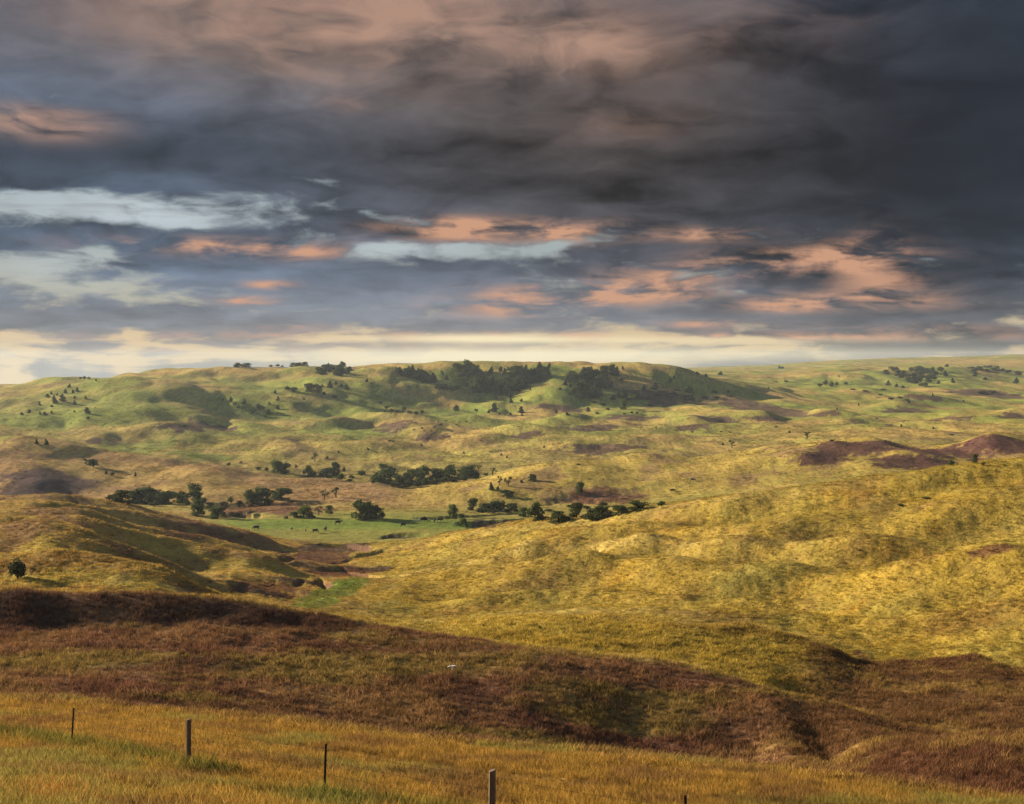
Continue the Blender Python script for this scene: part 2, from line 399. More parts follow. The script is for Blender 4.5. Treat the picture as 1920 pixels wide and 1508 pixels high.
def height(X, Y):
    X = np.asarray(X, np.float32); Y = np.asarray(Y, np.float32)
    z = lookup(BASE, X, Y)
    near = Y < 3.0
    z = np.where(near, -2.35 + 0.217 * (3.0 - np.clip(Y, 0, 3)), z)
    flat = 1 - 0.92 * meadow(X, Y)

    def add(amp, fn):
        k_ = amp != 0
        if k_.any(): z[k_] += (amp[k_] * fn(X[k_], Y[k_])).astype(z.dtype)
    add(2.6 * sst(700, 1150, Y), lambda x, y: fbm(x / 150, y / 190, 2, 3))
    add(-4.2 * sst(900, 1250, Y) * sst(4200, 2600, Y), lambda x, y: np.clip(0.42 - np.abs(fbm(x / 120, y / 230, 2, 41)), 0, 1))
    add(1.0 * flat * sst(430, 700, Y), lambda x, y: fbm(x / 62, y / 80, 2, 5))
    add(4.6 * flat * sst(600, 760, Y) * sst(3200, 2200, Y), lambda x, y: np.abs(fbm((x + 0.35 * y) / 75, (y - 0.2 * x) / 150, 2, 43)) - 0.3)
    add(0.4 * flat * sst(112, 175, Y) * sst(470, 430, Y), lambda x, y: np.abs(fbm((x + 0.55 * y) / 30, (y - 0.5 * x) / 85, 2, 45)) - 0.3)
    add(0.3 * flat * sst(70, 85, Y) * sst(470, 430, Y), lambda x, y: np.abs(fbm((x + 0.4 * y) / 9, (y - 0.3 * x) / 18, 2, 47)) - 0.3)
    add(0.55 * flat * sst(120, 300, Y), lambda x, y: fbm(x / 27, y / 33, 2, 7))
    add(0.6 * flat * sst(560, 800, Y), lambda x, y: fbm(x / 19, y / 44, 2, 15))
    add(0.26 * flat * sst(60, 140, Y) * sst(1600, 900, Y), lambda x, y: fbm(x / 10, y / 12, 2, 9))
    for (x0, x1, y0, y1, f) in FEATS:
        k_ = (X > x0) & (X < x1) & (Y > y0) & (Y < y1)
        if k_.any(): z[k_] += f(X[k_], Y[k_])
    add((0.10 * sst(60, 130, Y) + 0.05) * flat * sst(700, 500, Y), lambda x, y: fbm(x / 2.7, y / 3.1, 2, 13))
    return z


def ray_hit(x, y, dmin=20.0, dmax=9000.0):
    """ground point seen at a column and row of the photograph"""
    u = (x - CX) / F
    d = np.exp(np.linspace(math.log(dmin), math.log(dmax), 2600))
    zz = height(u * d, d)
    ang = -zz / d * F + HY
    hit = np.where(ang <= y)[0]
    k_ = hit[0] if len(hit) else int(np.argmin(ang))
    return Vector((u * d[k_], d[k_], zz[k_]))


def mound(x, y, rx, h, ry=None, fwd=0.9, skew=0.0):
    c = ray_hit(x, y)
    s = c.y / F
    a, b = rx * s, (ry or rx * fwd * 3.0) * s
    amp = h * s
    cx_, cy_ = c.x, c.y

    def f(X, Y):
        qx = (X - cx_) / a + skew * (Y - cy_) / b; qy = (Y - cy_) / b
        r2 = qx * qx + qy * qy
        return amp * np.exp(-r2 * 1.3)
    FEATS.append((cx_ - 2.2 * a, cx_ + 2.2 * a, cy_ - 2.2 * b, cy_ + 2.2 * b, f))


def bank(pts, h, run, back=1.4, rough=1.0):
    h = h * 1.45
    """cut bank: ground in front of the line drops by h and climbs back over run metres"""
    P_ = [ray_hit(*p) for p in pts]
    xs = np.array([p.x for p in P_]); ys = np.array([p.y for p in P_])
    o = np.argsort(xs); xs = xs[o]; ys = ys[o]

    def f(X, Y):
        t = (X - xs[0]) / (xs[-1] - xs[0])
        win = sst(0, 0.25, t) * sst(1, 0.75, t) * (1 + 0.35 * perlin(X / 9, X * 0, 65))
        yl = np.interp(X, xs, ys) + rough * (2.2 * perlin(X / 11, X * 0 + 0.37, 61) + 0.6 * perlin(X / 3.7, X * 0 + 0.9, 63))
        dd = yl - Y                                   # distance in front of the lip
        return -h * win * np.where(dd < 0, 0, sst(0, back, dd) * (1 - sst(back, run, dd)))
    FEATS.append((xs[0], xs[-1], ys.min() - run - 5, ys.max() + 5, f))


# mounds of the valley floor (column, row, half width and height in photograph pixels)
for q in [(330, 803, 60, 7), (185, 826, 55, 6), (622, 796, 52, 9), (745, 792, 60, 11), (815, 812, 60, 8), (985, 812, 55, 9), (1105, 798, 80, 9),
          (1300, 792, 60, 8), (1345, 780, 75, 8), (1180, 778, 90, 6), (1430, 784, 55, 7), (1545, 778, 55, 7), (1610, 792, 40, 6), (1690, 768, 70, 9),
          (1800, 782, 60, 8), (1900, 778, 60, 7), (1130, 835, 110, 9), (880, 830, 80, 6), (1240, 826, 90, 6), (1600, 812, 100, 7), (480, 835, 70, 6),
          (430, 765, 60, 5), (870, 790, 60, 5), (1450, 815, 80, 5), (1760, 800, 80, 6), (560, 845, 80, 6), (700, 838, 70, 6), (1010, 832, 70, 6), (1350, 832, 80, 6), (250, 815, 60, 6), (1050, 790, 60, 6)]:
    mound(q[0], q[1], q[2], q[3] * 1.6, fwd=0.55, skew=0.5 if int(q[0]) % 2 else -0.35)
for q in [(1610, 848, 110, 22), (1720, 862, 80, 14), (1840, 838, 70, 18), (1490, 882, 80, 14), (1640, 888, 90, 16), (1100, 905, 110, 10), (50, 900, 100, 12), (70, 912, 30, 7)]:
    mound(*q, fwd=0.5)
for q in [(150, 1040, 90, 5), (420, 1078, 90, 4)]:
    mound(*q, fwd=0.7)


def ridge(pts, amp, width, taper=0.25, skew=1.0, warp=0.3):
    """spur (amp > 0) or draw (amp < 0) along a line over the ground"""
    P_ = np.array([((p[0] - CX) / F * p[2], p[2]) if len(p) == 3 else tuple(ray_hit(*p))[:2] for p in pts])
    seg = np.linalg.norm(np.diff(P_, axis=0), axis=1); tot = seg.sum(); cum = np.concatenate([[0], np.cumsum(seg)])

    def f(X, Y):
        best = np.full(X.shape, 1e9, np.float32); par = np.zeros(X.shape, np.float32); side = np.zeros(X.shape, np.float32)
        wx = X + width * warp * perlin(X / width / 2.2, Y / width / 2.2, 71); wy = Y + width * warp * perlin(X / width / 1.6, Y / width / 1.6, 73)
        for i in range(len(P_) - 1):
            a_, b_ = P_[i], P_[i + 1]
            e = b_ - a_
            t = np.clip(((wx - a_[0]) * e[0] + (wy - a_[1]) * e[1]) / (e @ e), 0, 1)
            dx_ = wx - a_[0] - t * e[0]; dy_ = wy - a_[1] - t * e[1]
            d = np.hypot(dx_, dy_)
            k_ = d < best
            best[k_] = d[k_]; par[k_] = (cum[i] + t[k_] * seg[i]) / tot; side[k_] = dx_[k_]
        wd = np.where(side > 0, width * skew, width)          # right flank steeper when skew < 1
        return amp * np.exp(-(best / wd) ** 2) * sst(-0.02, taper, par) * sst(1.02, 1 - taper, par)
    w2 = width * 3.2
    FEATS.append((P_[:, 0].min() - w2, P_[:, 0].max() + w2, P_[:, 1].min() - w2, P_[:, 1].max() + w2, f))


R_ = [([(225, 709), (300, 738), (380, 770), (450, 800)], 8, 50, 1), ([(650, 694), (740, 716), (830, 740), (900, 756)], 15, 50, .7), ([(1020, 702), (985, 735), (935, 768)], 9, 36, .8),
      ([(1190, 683), (1280, 698), (1400, 730), (1500, 748)], 4, 60, 1), ([(1540, 722), (1640, 738), (1780, 756)], 10, 50, .6), ([(1700, 700), (1800, 722), (1900, 742)], 10, 60, .7),
      ([(520, 694), (600, 716), (650, 730)], 8, 40, .8), ([(60, 740), (120, 770), (180, 800)], 8, 40, .8), ([(930, 692), (948, 718)], 6, 26, 1),
      ([(345, 730), (420, 765), (500, 802)], -11, 44, 1), ([(868, 694), (905, 730), (935, 752)], -12, 36, 1), ([(1015, 698), (970, 728), (940, 752)], -8, 26, 1), ([(1150, 696), (1105, 730), (1070, 768)], -11, 38, 1),
      ([(565, 728), (520, 764)], -7, 36, 1), ([(770, 702), (800, 720)], -6, 24, 1), ([(1590, 706), (1480, 735)], -7, 50, 1), ([(1200, 735), (1300, 758)], -7, 50, 1)]
for p_, a_, w_, k_ in R_:
    ridge(p_, a_ * 0.45, w_ * 1.15, skew=max(k_, .85))


def on_line(i, xs, shift=0.0):
    a = np.array(LINES[i], float)
    return [(x, 0.0, float(pchip(a[:, 0], a[:, 2], np.array([x]))[0]) + shift) for x in xs]


for p_, a_, w_, k_ in [(on_line(6, (-150, 60, 200, 320, 430)), 1.6, 8, .9), (on_line(8, (-150, 40, 120, 220, 330, 430)), 2.4, 11, .9), (on_line(10, (-150, 100, 240, 400, 560, 640)), 2.2, 12, .9),
                       (on_line(12, (-150, 80, 180, 300, 420, 520)), 1.4, 16, .9),
                       ([(890, 936), (985, 905), (1060, 884)], 3.0, 16, .8), ([(1462, 840), (1400, 870), (1350, 905)], 3, 18, .8), ([(1620, 830), (1520, 850), (1470, 880)], 3.5, 18, .8), (on_line(6, (900, 1100, 1300, 1500)), 0.5, 6, 1), ([(560, 1100), (500, 1090), (420, 1092)], 1.5, 6, .8), ([(600, 1120), (500, 1110), (440, 1112)], 1.5, 5, .8)]:
    ridge(p_, a_ * 0.8, w_ * 1.15, skew=max(k_, .8))


def between(i, j, f, xs, wave=0.0):
    A_, B_ = on_line(i, xs), on_line(j, xs)
    return [(x[0], 0.0, x[2] * (1 - f) + y[2] * f + wave * math.sin(x[0] / 130.0)) for x, y in zip(A_, B_)]


XR = (760, 900, 1050, 1200, 1350, 1500, 1650, 1800, 1950, 2150)
for p_, a_, w_ in [(between(10, 10, 0, XR[1:], 5), 1.6, 9), (between(11, 12, 0.38, XR, 6), 1.2, 8), (between(11, 12, 0.72, XR, 5), -1.3, 6), (between(9, 10, 0.5, XR, 5), 1.5, 7), (between(9, 10, 0.78, XR, 5), -1.2, 5),
                   (between(8, 9, 0.55, XR, 4), 1.3, 6), (between(8, 9, 0.85, XR, 3), -1.1, 4), (between(10, 11, 0.6, XR, 4), -1.2, 6),
                   (between(9, 10, 0.5, (-150, 60, 200, 330, 450, 560)), 1.5, 9), (between(11, 12, 0.5, (-150, 60, 200, 330, 450, 540)), 1.8, 10)]:
    ridge(p_, a_ * (2.1 if p_[0][0] < 0 else 1.5), w_, taper=0.1)
for fold in ([(1880, 288), (1620, 274), (1370, 256), (1120, 236), (900, 214)], [(1930, 228), (1680, 217), (1430, 206), (1180, 194)], [(1520, 304), (1280, 297), (1080, 292), (890, 292)], [(1960, 262), (1760, 250), (1560, 238), (1380, 228), (1200, 214)],
             [(1200, 268), (1040, 258), (900, 250), (780, 246)], [(1960, 186), (1780, 182), (1600, 176)]):
    ridge([(x, 0.0, d) for x, d in fold], -1.2, 7, taper=0.2, warp=0.1)
    ridge([(x, 0.0, d + 14) for x, d in fold], 0.9, 9, taper=0.2, warp=0.1)
# eroded creek and gully banks
bank([(540, 1024), (600, 1020), (650, 1021), (710, 1028)], 2.4, 24)
bank([(530, 1046), (600, 1042), (675, 1046)], 2.0, 20)
bank([(705, 1008), (760, 1001), (810, 999)], 1.0, 12)
bank([(664, 1044), (700, 1036), (735, 1028)], 1.4, 14)
bank([(850, 979), (900, 979), (950, 976), (1015, 972)], 2.6, 20)
bank([(790, 972), (860, 968), (940, 964), (1010, 963)], 1.4, 14)
bank([(350, 952), (420, 948), (520, 945), (650, 940)], 2.2, 30)
bank([(390, 966), (450, 961), (510, 966)], 1.8, 22)
bank([(1010, 940), (1060, 928), (1130, 922), (1210, 926)], 0.7, 12, 1.5)
bank([(1000, 950), (1060, 938), (1120, 940), (1180, 942)], 0.8, 9, 1.2)
bank([(1040, 930), (1090, 930), (1150, 932), (1200, 934)], 0.7, 8, 1.2)
bank([(580, 1068), (640, 1064), (720, 1080), (790, 1070)], 1.3, 16)
bank([(460, 1092), (540, 1082), (600, 1084), (635, 1096)], 1.5, 18)
bank([(1620, 1238), (1720, 1243), (1820, 1240)], 0.6, 9, 0.9, 0.4)

# ------------------------------------------------------------------ vegetation colour of the land (what grows where, with some light and shade painted in)
DRY, OLIVE, GREEN = (0.42, 0.295, 0.10), (0.31, 0.265, 0.07), (0.22, 0.26, 0.052)
GOLD, STRAW, RUST, SOIL_SHADE, LUSH = (0.43, 0.30, 0.05), (0.50, 0.37, 0.15), (0.17, 0.08, 0.048), (0.10, 0.058, 0.052), (0.16, 0.22, 0.04)
PATCH = []       # (kind colour, centre x, y, radius x, y, strength)


def patch(colr, x, y, rx, ry, s=1.0):
    c = ray_hit(x, y)
    lo = ray_hit(x, min(y + ry, 1505)); hi = ray_hit(x, y - ry)
    rY = max((hi.y - lo.y) * 0.5, rx * c.y / F * 0.5)
    PATCH.append((colr, c.x, (hi.y + lo.y) / 2 if rY < 0.35 * c.y else c.y, rx * c.y / F, min(rY, 0.3 * c.y), s))


for q in [(340, 803, 42, 9), (190, 828, 34, 7), (620, 800, 44, 10), (735, 802, 44, 12), (812, 820, 36, 7), (985, 818, 34, 6), (1100, 802, 62, 8), (1300, 802, 40, 6), (1340, 787, 50, 6),
          (1190, 783, 60, 5), (1440, 786, 36, 5), (1545, 777, 34, 5), (1610, 794, 26, 5), (1690, 770, 56, 8), (1800, 784, 36, 6), (1900, 780, 34, 8), (1130, 842, 80, 10), (1390, 758, 80, 12),
          (1240, 748, 90, 14), (1840, 738, 60, 10), (1720, 745, 60, 6), (90, 905, 100, 22), (400, 800, 50, 8), (1050, 765, 50, 6)]:
    patch(SOIL_SHADE, *q, 0.9)  # bare soil tone on the mounds' near faces, with their shade painted in
for q in [(1610, 842, 110, 16), (1860, 828, 80, 14), (1700, 866, 90, 16), (1540, 862, 60, 10), (1770, 850, 90, 12), (1900, 842, 60, 12)]:
    patch((0.115, 0.055, 0.05), *q, 0.95)
for q in [(100, 900, 110, 20), (60, 918, 60, 12)]:
    patch((0.09, 0.055, 0.06), *q, 0.9)  # brown butte and the slope beside it; the slope's shade is painted dark
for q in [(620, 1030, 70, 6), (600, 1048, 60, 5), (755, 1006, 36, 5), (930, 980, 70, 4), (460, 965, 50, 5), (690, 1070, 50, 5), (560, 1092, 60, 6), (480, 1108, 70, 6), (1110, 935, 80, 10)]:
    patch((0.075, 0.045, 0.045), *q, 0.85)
for q in [(1130, 930, 70, 16), (1870, 1027, 60, 3), (560, 960, 60, 8), (480, 955, 90, 14), (600, 1045, 60, 14), (470, 1100, 80, 16),
          (1770, 1248, 110, 16), (430, 1010, 160, 10), (640, 1075, 60, 10), (1720, 1440, 170, 40)]:
    patch(RUST, *q, 0.85)
for q in [(900, 1182, 90, 14), (1080, 1182, 120, 14), (1280, 1196, 120, 16), (1430, 1215, 90, 18), (120, 1085, 130, 16), (260, 1095, 80, 12), (100, 1020, 120, 12), (480, 1058, 110, 12), (330, 1030, 90, 10)]:
    patch((0.47, 0.35, 0.075), *q, 0.8)  # brighter gold standing in for sunlight on the near mounds and left ridges
for q in [(620, 1112, 46, 22), (590, 1135, 40, 10), (640, 1095, 40, 14), (690, 982, 120, 6), (560, 985, 90, 5), (800, 984, 60, 5), (370, 855, 60, 6), (660, 815, 50, 10), (850, 772, 70, 6)]:
    patch(LUSH, *q, 0.75)
for q in [(150, 770, 150, 30), (480, 770, 90, 20), (560, 725, 60, 14), (700, 740, 100, 22), (980, 745, 60, 16), (1060, 745, 60, 16), (1560, 725, 110, 18), (1720, 712, 130, 16), (1120, 745, 90, 20),
          (1300, 725, 80, 12), (640, 800, 90, 16), (250, 840, 90, 14), (860, 705, 60, 12), (70, 790, 110, 16)]:
    patch(GREEN, *q, 0.8)
for q in [(420, 695, 110, 9), (700, 687, 60, 5), (1080, 683, 90, 7), (1180, 690, 80, 8), (1850, 680, 120, 9), (1500, 705, 120, 5), (800, 690, 60, 6), (250, 890, 200, 20), (400, 915, 120, 14), (90, 840, 90, 14)]:
    patch(DRY, *q, 0.8)
VERGE = np.array(LINES[1], float)
CREST = np.array(LINES[4], float)
MIDR = np.array(LINES[16], float)
LARR = [np.array(L, float) for L in LINES]


def crest_edge(X, Y):
    return pchip(CREST[:, 0], CREST[:, 2], CX + F * X / np.maximum(Y, 3))



def verge_edge(X, Y):
    px = CX + F * X / np.maximum(Y, 3)
    return pchip(VERGE[:, 0], VERGE[:, 2], px)


def veg(X, Y):
    X = np.asarray(X, np.float32); Y = np.asarray(Y, np.float32)
    px = CX + F * X / np.maximum(Y, 3)
    c = np.zeros(X.shape + (3,), np.float32)

    def put(colr, wt):
        nonlocal c
        wt = np.clip(wt, 0, 1)[..., None]
        c = c * (1 - wt) + np.array(colr, np.float32) * wt
    n1 = fbm(X / 90, Y / 130, 4, 21); n2 = fbm(X / 22, Y / 30, 4, 23); n3 = fbm(X / 5, Y / 7, 3, 25)
    put(OLIVE, np.ones_like(X))
    put(DRY, 0.45 + 1.1 * n1 + 0.8 * n2)
    put((0.20, 0.13, 0.075), sst(0.25, 0.6, fbm(X / 40, Y / 60, 4, 29)) * sst(560, 700, Y) * 0.6)
    put(GREEN, sst(950, 1250, Y) * (0.5 - 0.9 * n1 + 0.4 * n2) * 0.85)
    # big sunlit hill on the right and the ridges on the left: yellow grass
    ce = crest_edge(X, Y) + 3.0 * n3 + 3.0 * n2
    mid = sst(-1, 3, Y - ce) * sst(470, 420, Y)
    put(GOLD, mid * (0.72 + 0.3 * n2 + 0.25 * n3))
    put(OLIVE, mid * (0.05 - 0.9 * n2) * 0.35)
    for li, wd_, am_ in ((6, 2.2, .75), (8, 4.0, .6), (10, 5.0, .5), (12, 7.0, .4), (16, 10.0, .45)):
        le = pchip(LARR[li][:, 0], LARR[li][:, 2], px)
        put((0.54, 0.41, 0.13), np.exp(-((Y - le) / wd_) ** 2) * (am_ + 0.6 * n3) * sst(1700, 1450, px))  # pale band along each crest: light caught on the rim, painted as colour
    put((0.46, 0.30, 0.085), mid * sst(760, 560, px) * (0.7 + 0.5 * n3 + 0.3 * n2))
    put((0.22, 0.12, 0.07), mid * sst(760, 560, px) * sst(0.0, 0.45, fbm((X + .4 * Y) / 18, Y / 34, 4, 31)) * 0.7)
    put((0.50, 0.36, 0.07), mid * sst(150, 128, Y) * sst(780, 900, px) * (0.75 + 0.5 * n3))  # near right mounds lightened so their sunlit look sits in the colour
    put(RUST, mid * sst(0.2, 0.6, fbm(X / 16, Y / 22, 4, 27)) * 0.35)
    ke = pchip(MIDR[:, 0], MIDR[:, 2], px)
    kz = sst(590, 640, Y) * sst(4, -2, Y - ke)
    put((0.37, 0.225, 0.105), kz * sst(800, 700, px) * (0.8 + 0.5 * n3))
    put((0.42, 0.315, 0.075), kz * sst(720, 830, px) * (0.75 + 0.6 * n3 + 0.3 * n2))
    put((0.25, 0.16, 0.085), kz * sst(0.15, 0.55, fbm(X / 30, Y / 40, 4, 37)) * 0.7)
    bz = sst(-2, 4, Y - ke) * sst(980, 880, Y)
    put((0.24, 0.20, 0.06), bz * (0.65 + 0.5 * n2))
    put((0.26, 0.28, 0.06), meadow(X, Y) * 0.7)
    put((0.18, 0.27, 0.045), meadow(X, Y) * sst(488, 500, Y) * sst(532, 518, Y) * 0.8)
    # brown field in the foreground
    ve = verge_edge(X, Y) + 3.0 * n3 + 2.5 * n2
    brown = sst(-3.0, 3.0, Y - ve) * sst(2.5, -0.5, Y - ce)
    put((0.21, 0.10, 0.065), brown * 0.98)
    put((0.33, 0.19, 0.085), brown * (0.40 + 0.9 * n2 + 0.6 * n3))
    put((0.33, 0.24, 0.07), brown * sst(-0.15, 0.35, fbm(X / 14, Y / 7, 4, 33)) * 0.75)
    put((0.13, 0.062, 0.05), brown * sst(0.25, 0.5, fbm(X / 9, Y / 5, 3, 53)) * 0.6)
    put((0.095, 0.05, 0.042), brown * sst(97, 100, Y) * sst(106, 103.5, Y) * sst(800, 560, px) * 0.9)  # shaded face of the left bank, its darkness put into the colour
    rt = sst(1430, 1560, px + 40 * n2) * sst(-1.5, 2.5, Y - ve) * sst(121, 112, Y)
    put((0.19, 0.10, 0.05), rt * 0.95)
    put((0.36, 0.23, 0.075), rt * sst(0.12, 0.5, fbm(X / 6, Y / 5, 3, 39)) * 0.8)
    put((0.52, 0.38, 0.12), np.exp(-((Y - ce - 0.8) / 1.3) ** 2) * sst(380, 520, px) * sst(1560, 1380, px) * (0.8 + 0.5 * n3))  # straw crest grass, coloured pale to paint in the lit rim
    verge = sst(3.0, -3.0, Y - ve)
    put((0.43, 0.26, 0.062), verge)
    put((0.33, 0.27, 0.075), verge * sst(0.0, 0.5, n3 + n2))
    put((0.26, 0.145, 0.06), verge * sst(0.0, 0.45, fbm(X / 3, Y / 4, 3, 35)) * 0.75)
    for (colr, cx_, cy_, rx, ry, s) in PATCH:
        m_ = (np.abs(X - cx_) < 2 * rx) & (np.abs(Y - cy_) < 2 * ry)
        if not m_.any(): continue
        q = ((X[m_] - cx_) / rx) ** 2 + ((Y[m_] - cy_) / ry) ** 2
        wobble = 0.75 * fbm(X[m_] / (rx * 0.55), Y[m_] / (ry * 0.55), 4, 51, 0.6)
        wt = (sst(1.08, 0.72, q + wobble) * s)[..., None]
        c[m_] = c[m_] * (1 - wt) + np.array(colr, np.float32) * wt
    return c


# ------------------------------------------------------------------ materials
MATS = {}


def mat_ground():
    m = bpy.data.materials.new('prairie'); m.use_nodes = True
    t = NT(m.node_tree); b = t.n['Principled BSDF']
    at = t.node('ShaderNodeAttribute', attribute_name='veg')
    geo = t.node('ShaderNodeNewGeometry')
    pos = geo.outputs['Position']
    f1 = t.noise(t.v('MULTIPLY', pos, (1, 1, 1)), 1.9, 4, 0.65)
    f2 = t.noise(t.v('MULTIPLY', pos, (1, 0.7, 1)), 0.42, 5, 0.62)
    f3 = t.noise(t.v('MULTIPLY', pos, (1, 0.6, 1)), 0.06, 5, 0.6)
    g = t.m('ADD', t.m('MULTIPLY', t.m('SUBTRACT', f1, 0.5), 1.6), t.m('MULTIPLY', t.m('SUBTRACT', f2, 0.5), 1.5))
    g = t.m('ADD', g, t.m('MULTIPLY', t.m('SUBTRACT', f3, 0.5), 0.5))
    f4 = t.noise(t.v('MULTIPLY', pos, (1, 0.11, 1)), 0.33, 5, 0.68)
    f5 = t.noise(t.v('MULTIPLY', pos, (1, 0.16, 1)), 0.045, 5, 0.62)
    sp = t.node('ShaderNodeSeparateXYZ'); t.l.new(pos, sp.inputs[0])
    far = t.sstep(sp.outputs[1], 350, 800)
    g = t.m('ADD', g, t.m('MULTIPLY', far, t.m('ADD', t.m('MULTIPLY', t.m('SUBTRACT', f4, 0.5), 1.35), t.m('MULTIPLY', t.m('SUBTRACT', f5, 0.5), 1.3))))
    g = t.m('MAXIMUM', t.m('ADD', g, 0.92), 0.22)
    g = t.m('MULTIPLY', g, t.lin(far, 0.0, 1.0, 0.78, 1.0))
    c = t.v('SCALE', at.outputs['Color'], s=g)
    tint = t.noise(pos, 0.16, 4, 0.6)
    c = t.mix(t.m('MULTIPLY', t.sstep(tint, 0.5, 0.72), 0.45), c, t.v('MULTIPLY', c, (1.12, 0.86, 0.72)))
    # bare earth where the ground breaks away
    nz = t.node('ShaderNodeSeparateXYZ'); t.l.new(geo.outputs['Normal'], nz.inputs[0])
    steep = t.sstep(t.m('ADD', nz.outputs[2], t.m('MULTIPLY', t.m('SUBTRACT', f2, 0.5), 0.12)), 0.82, 0.70)
    c = t.mix(t.m('MULTIPLY', steep, 0.85), c, (0.12, 0.065, 0.05))
    t.l.new(c, b.inputs['Base Color'])
    b.inputs['Roughness'].default_value = 0.95
    b.inputs['Specular IOR Level'].default_value = 0.05
    bp = t.node('ShaderNodeBump'); bp.inputs['Strength'].default_value = 0.9; bp.inputs['Distance'].default_value = 0.5
    hgt = t.m('ADD', t.m('ADD', t.m('MULTIPLY', f1, 0.35), t.m('MULTIPLY', f2, 1.0)), t.m('MULTIPLY', far, t.m('MULTIPLY', f4, 1.1)))
    t.l.new(hgt, bp.inputs['Height'])
    t.l.new(bp.outputs[0], b.inputs['Normal'])
    return m


# ------------------------------------------------------------------ ground sheet: fan of rows that widens with distance
def build_ground():
    back = 40.0
    uc = np.concatenate([np.linspace(-1.0, -0.50, 60, endpoint=False), np.linspace(-0.50, 0.50, 820), np.linspace(0.50, 1.0, 61)[1:]])
    r = np.exp(np.linspace(math.log(8.0), math.log(58.0), 60, endpoint=False)).tolist() + np.exp(np.linspace(math.log(58.0), math.log(9400.0), 930)).tolist()
    r = np.array(r)
    U, R = np.meshgrid(uc, r)
    X = (U * R).ravel(); Y = (R - back).ravel()
    Z = height(X, Y)
    n, m_ = len(r), len(uc)
    co = np.stack([X, Y, Z], 1)
    idx = np.arange(n * m_).reshape(n, m_)
    q = np.stack([idx[:-1, :-1], idx[:-1, 1:], idx[1:, 1:], idx[1:, :-1]], -1).reshape(-1, 4)
    me = bpy.data.meshes.new('ground')
    me.vertices.add(len(co)); me.vertices.foreach_set('co', co.astype(np.float32).ravel())
    me.loops.add(q.size); me.loops.foreach_set('vertex_index', q.astype(np.int32).ravel())
    me.polygons.add(len(q)); me.polygons.foreach_set('loop_start', np.arange(0, q.size, 4, dtype=np.int32))
    me.polygons.foreach_set('loop_total', np.full(len(q), 4, np.int32))
    me.polygons.foreach_set('use_smooth', np.ones(len(q), bool))
    me.update()
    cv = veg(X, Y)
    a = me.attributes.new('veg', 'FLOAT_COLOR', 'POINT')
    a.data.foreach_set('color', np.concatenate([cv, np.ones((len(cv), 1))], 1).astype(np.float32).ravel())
    o = bpy.data.objects.new('ground', me); COL.objects.link(o)
    o['kind'] = 'structure'
    me.materials.append(mat_ground())
    return o


build_ground()


# ------------------------------------------------------------------ haze: the evening air over the valley
def simple_mat(name, col, rough=0.9, var=0.25, scale=6.0, spec=0.1, bump=0.0):
    m = bpy.data.materials.new(name); m.use_nodes = True
    t = NT(m.node_tree); b = t.n['Principled BSDF']
    tcn = t.node('ShaderNodeTexCoord')
    oi = t.node('ShaderNodeObjectInfo')
    nz = t.noise(tcn.outputs['Object'], scale, 4, 0.6)
    f = t.m('ADD', t.m('MULTIPLY_ADD', nz, 2 * var, 1 - var), t.m('MULTIPLY_ADD', oi.outputs['Random'], 0.3, -0.15))
    t.l.new(t.v('SCALE', (*col,), s=f), b.inputs['Base Color'])
    b.inputs['Roughness'].default_value = rough
    b.inputs['Specular IOR Level'].default_value = spec
    if bump:
        bp = t.node('ShaderNodeBump'); bp.inputs['Strength'].default_value = bump; bp.inputs['Distance'].default_value = 0.02
        t.l.new(nz, bp.inputs['Height']); t.l.new(bp.outputs[0], b.inputs['Normal'])
    return m


def leaf_mat(name, col, col2, trans=0.25):
    m = bpy.data.materials.new(name); m.use_nodes = True
    t = NT(m.node_tree); t.n.clear()
    out = t.node('ShaderNodeOutputMaterial')
    oi = t.node('ShaderNodeObjectInfo')
    tcn = t.node('ShaderNodeTexCoord')
    nz = t.noise(tcn.outputs['Object'], 5.0, 3, 0.6)
    c = t.mix(t.m('ADD', t.m('MULTIPLY', t.sstep(nz, 0.35, 0.65), 0.6), t.m('MULTIPLY', oi.outputs['Random'], 0.4)), col, col2)
    d = t.node('ShaderNodeBsdfDiffuse'); t.l.new(c, d.inputs[0])
    tr = t.node('ShaderNodeBsdfTranslucent'); t.l.new(c, tr.inputs[0])
    mx = t.node('ShaderNodeMixShader'); mx.inputs[0].default_value = trans
    t.l.new(d.outputs[0], mx.inputs[1]); t.l.new(tr.outputs[0], mx.inputs[2])
    t.l.new(mx.outputs[0], out.inputs[0])
    return m


def grass_mat():
    m = bpy.data.materials.new('dry_grass'); m.use_nodes = True
    t = NT(m.node_tree); t.n.clear()
    out = t.node('ShaderNodeOutputMaterial')
    at = t.node('ShaderNodeAttribute', attribute_name='veg', attribute_type='INSTANCER')
    oi = t.node('ShaderNodeObjectInfo')
    tone = t.node('ShaderNodeAttribute', attribute_name='tone')
    f = t.m('MULTIPLY', t.m('MULTIPLY_ADD', oi.outputs['Random'], 0.5, 0.75), tone.outputs['Fac'])
    c = t.v('SCALE', at.outputs['Color'], s=f)
    d = t.node('ShaderNodeBsdfDiffuse'); t.l.new(c, d.inputs[0])
    tr = t.node('ShaderNodeBsdfTranslucent'); t.l.new(c, tr.inputs[0])
    mx = t.node('ShaderNodeMixShader'); mx.inputs[0].default_value = 0.35
    t.l.new(d.outputs[0], mx.inputs[1]); t.l.new(tr.outputs[0], mx.inputs[2])
    t.l.new(mx.outputs[0], out.inputs[0])
    return m


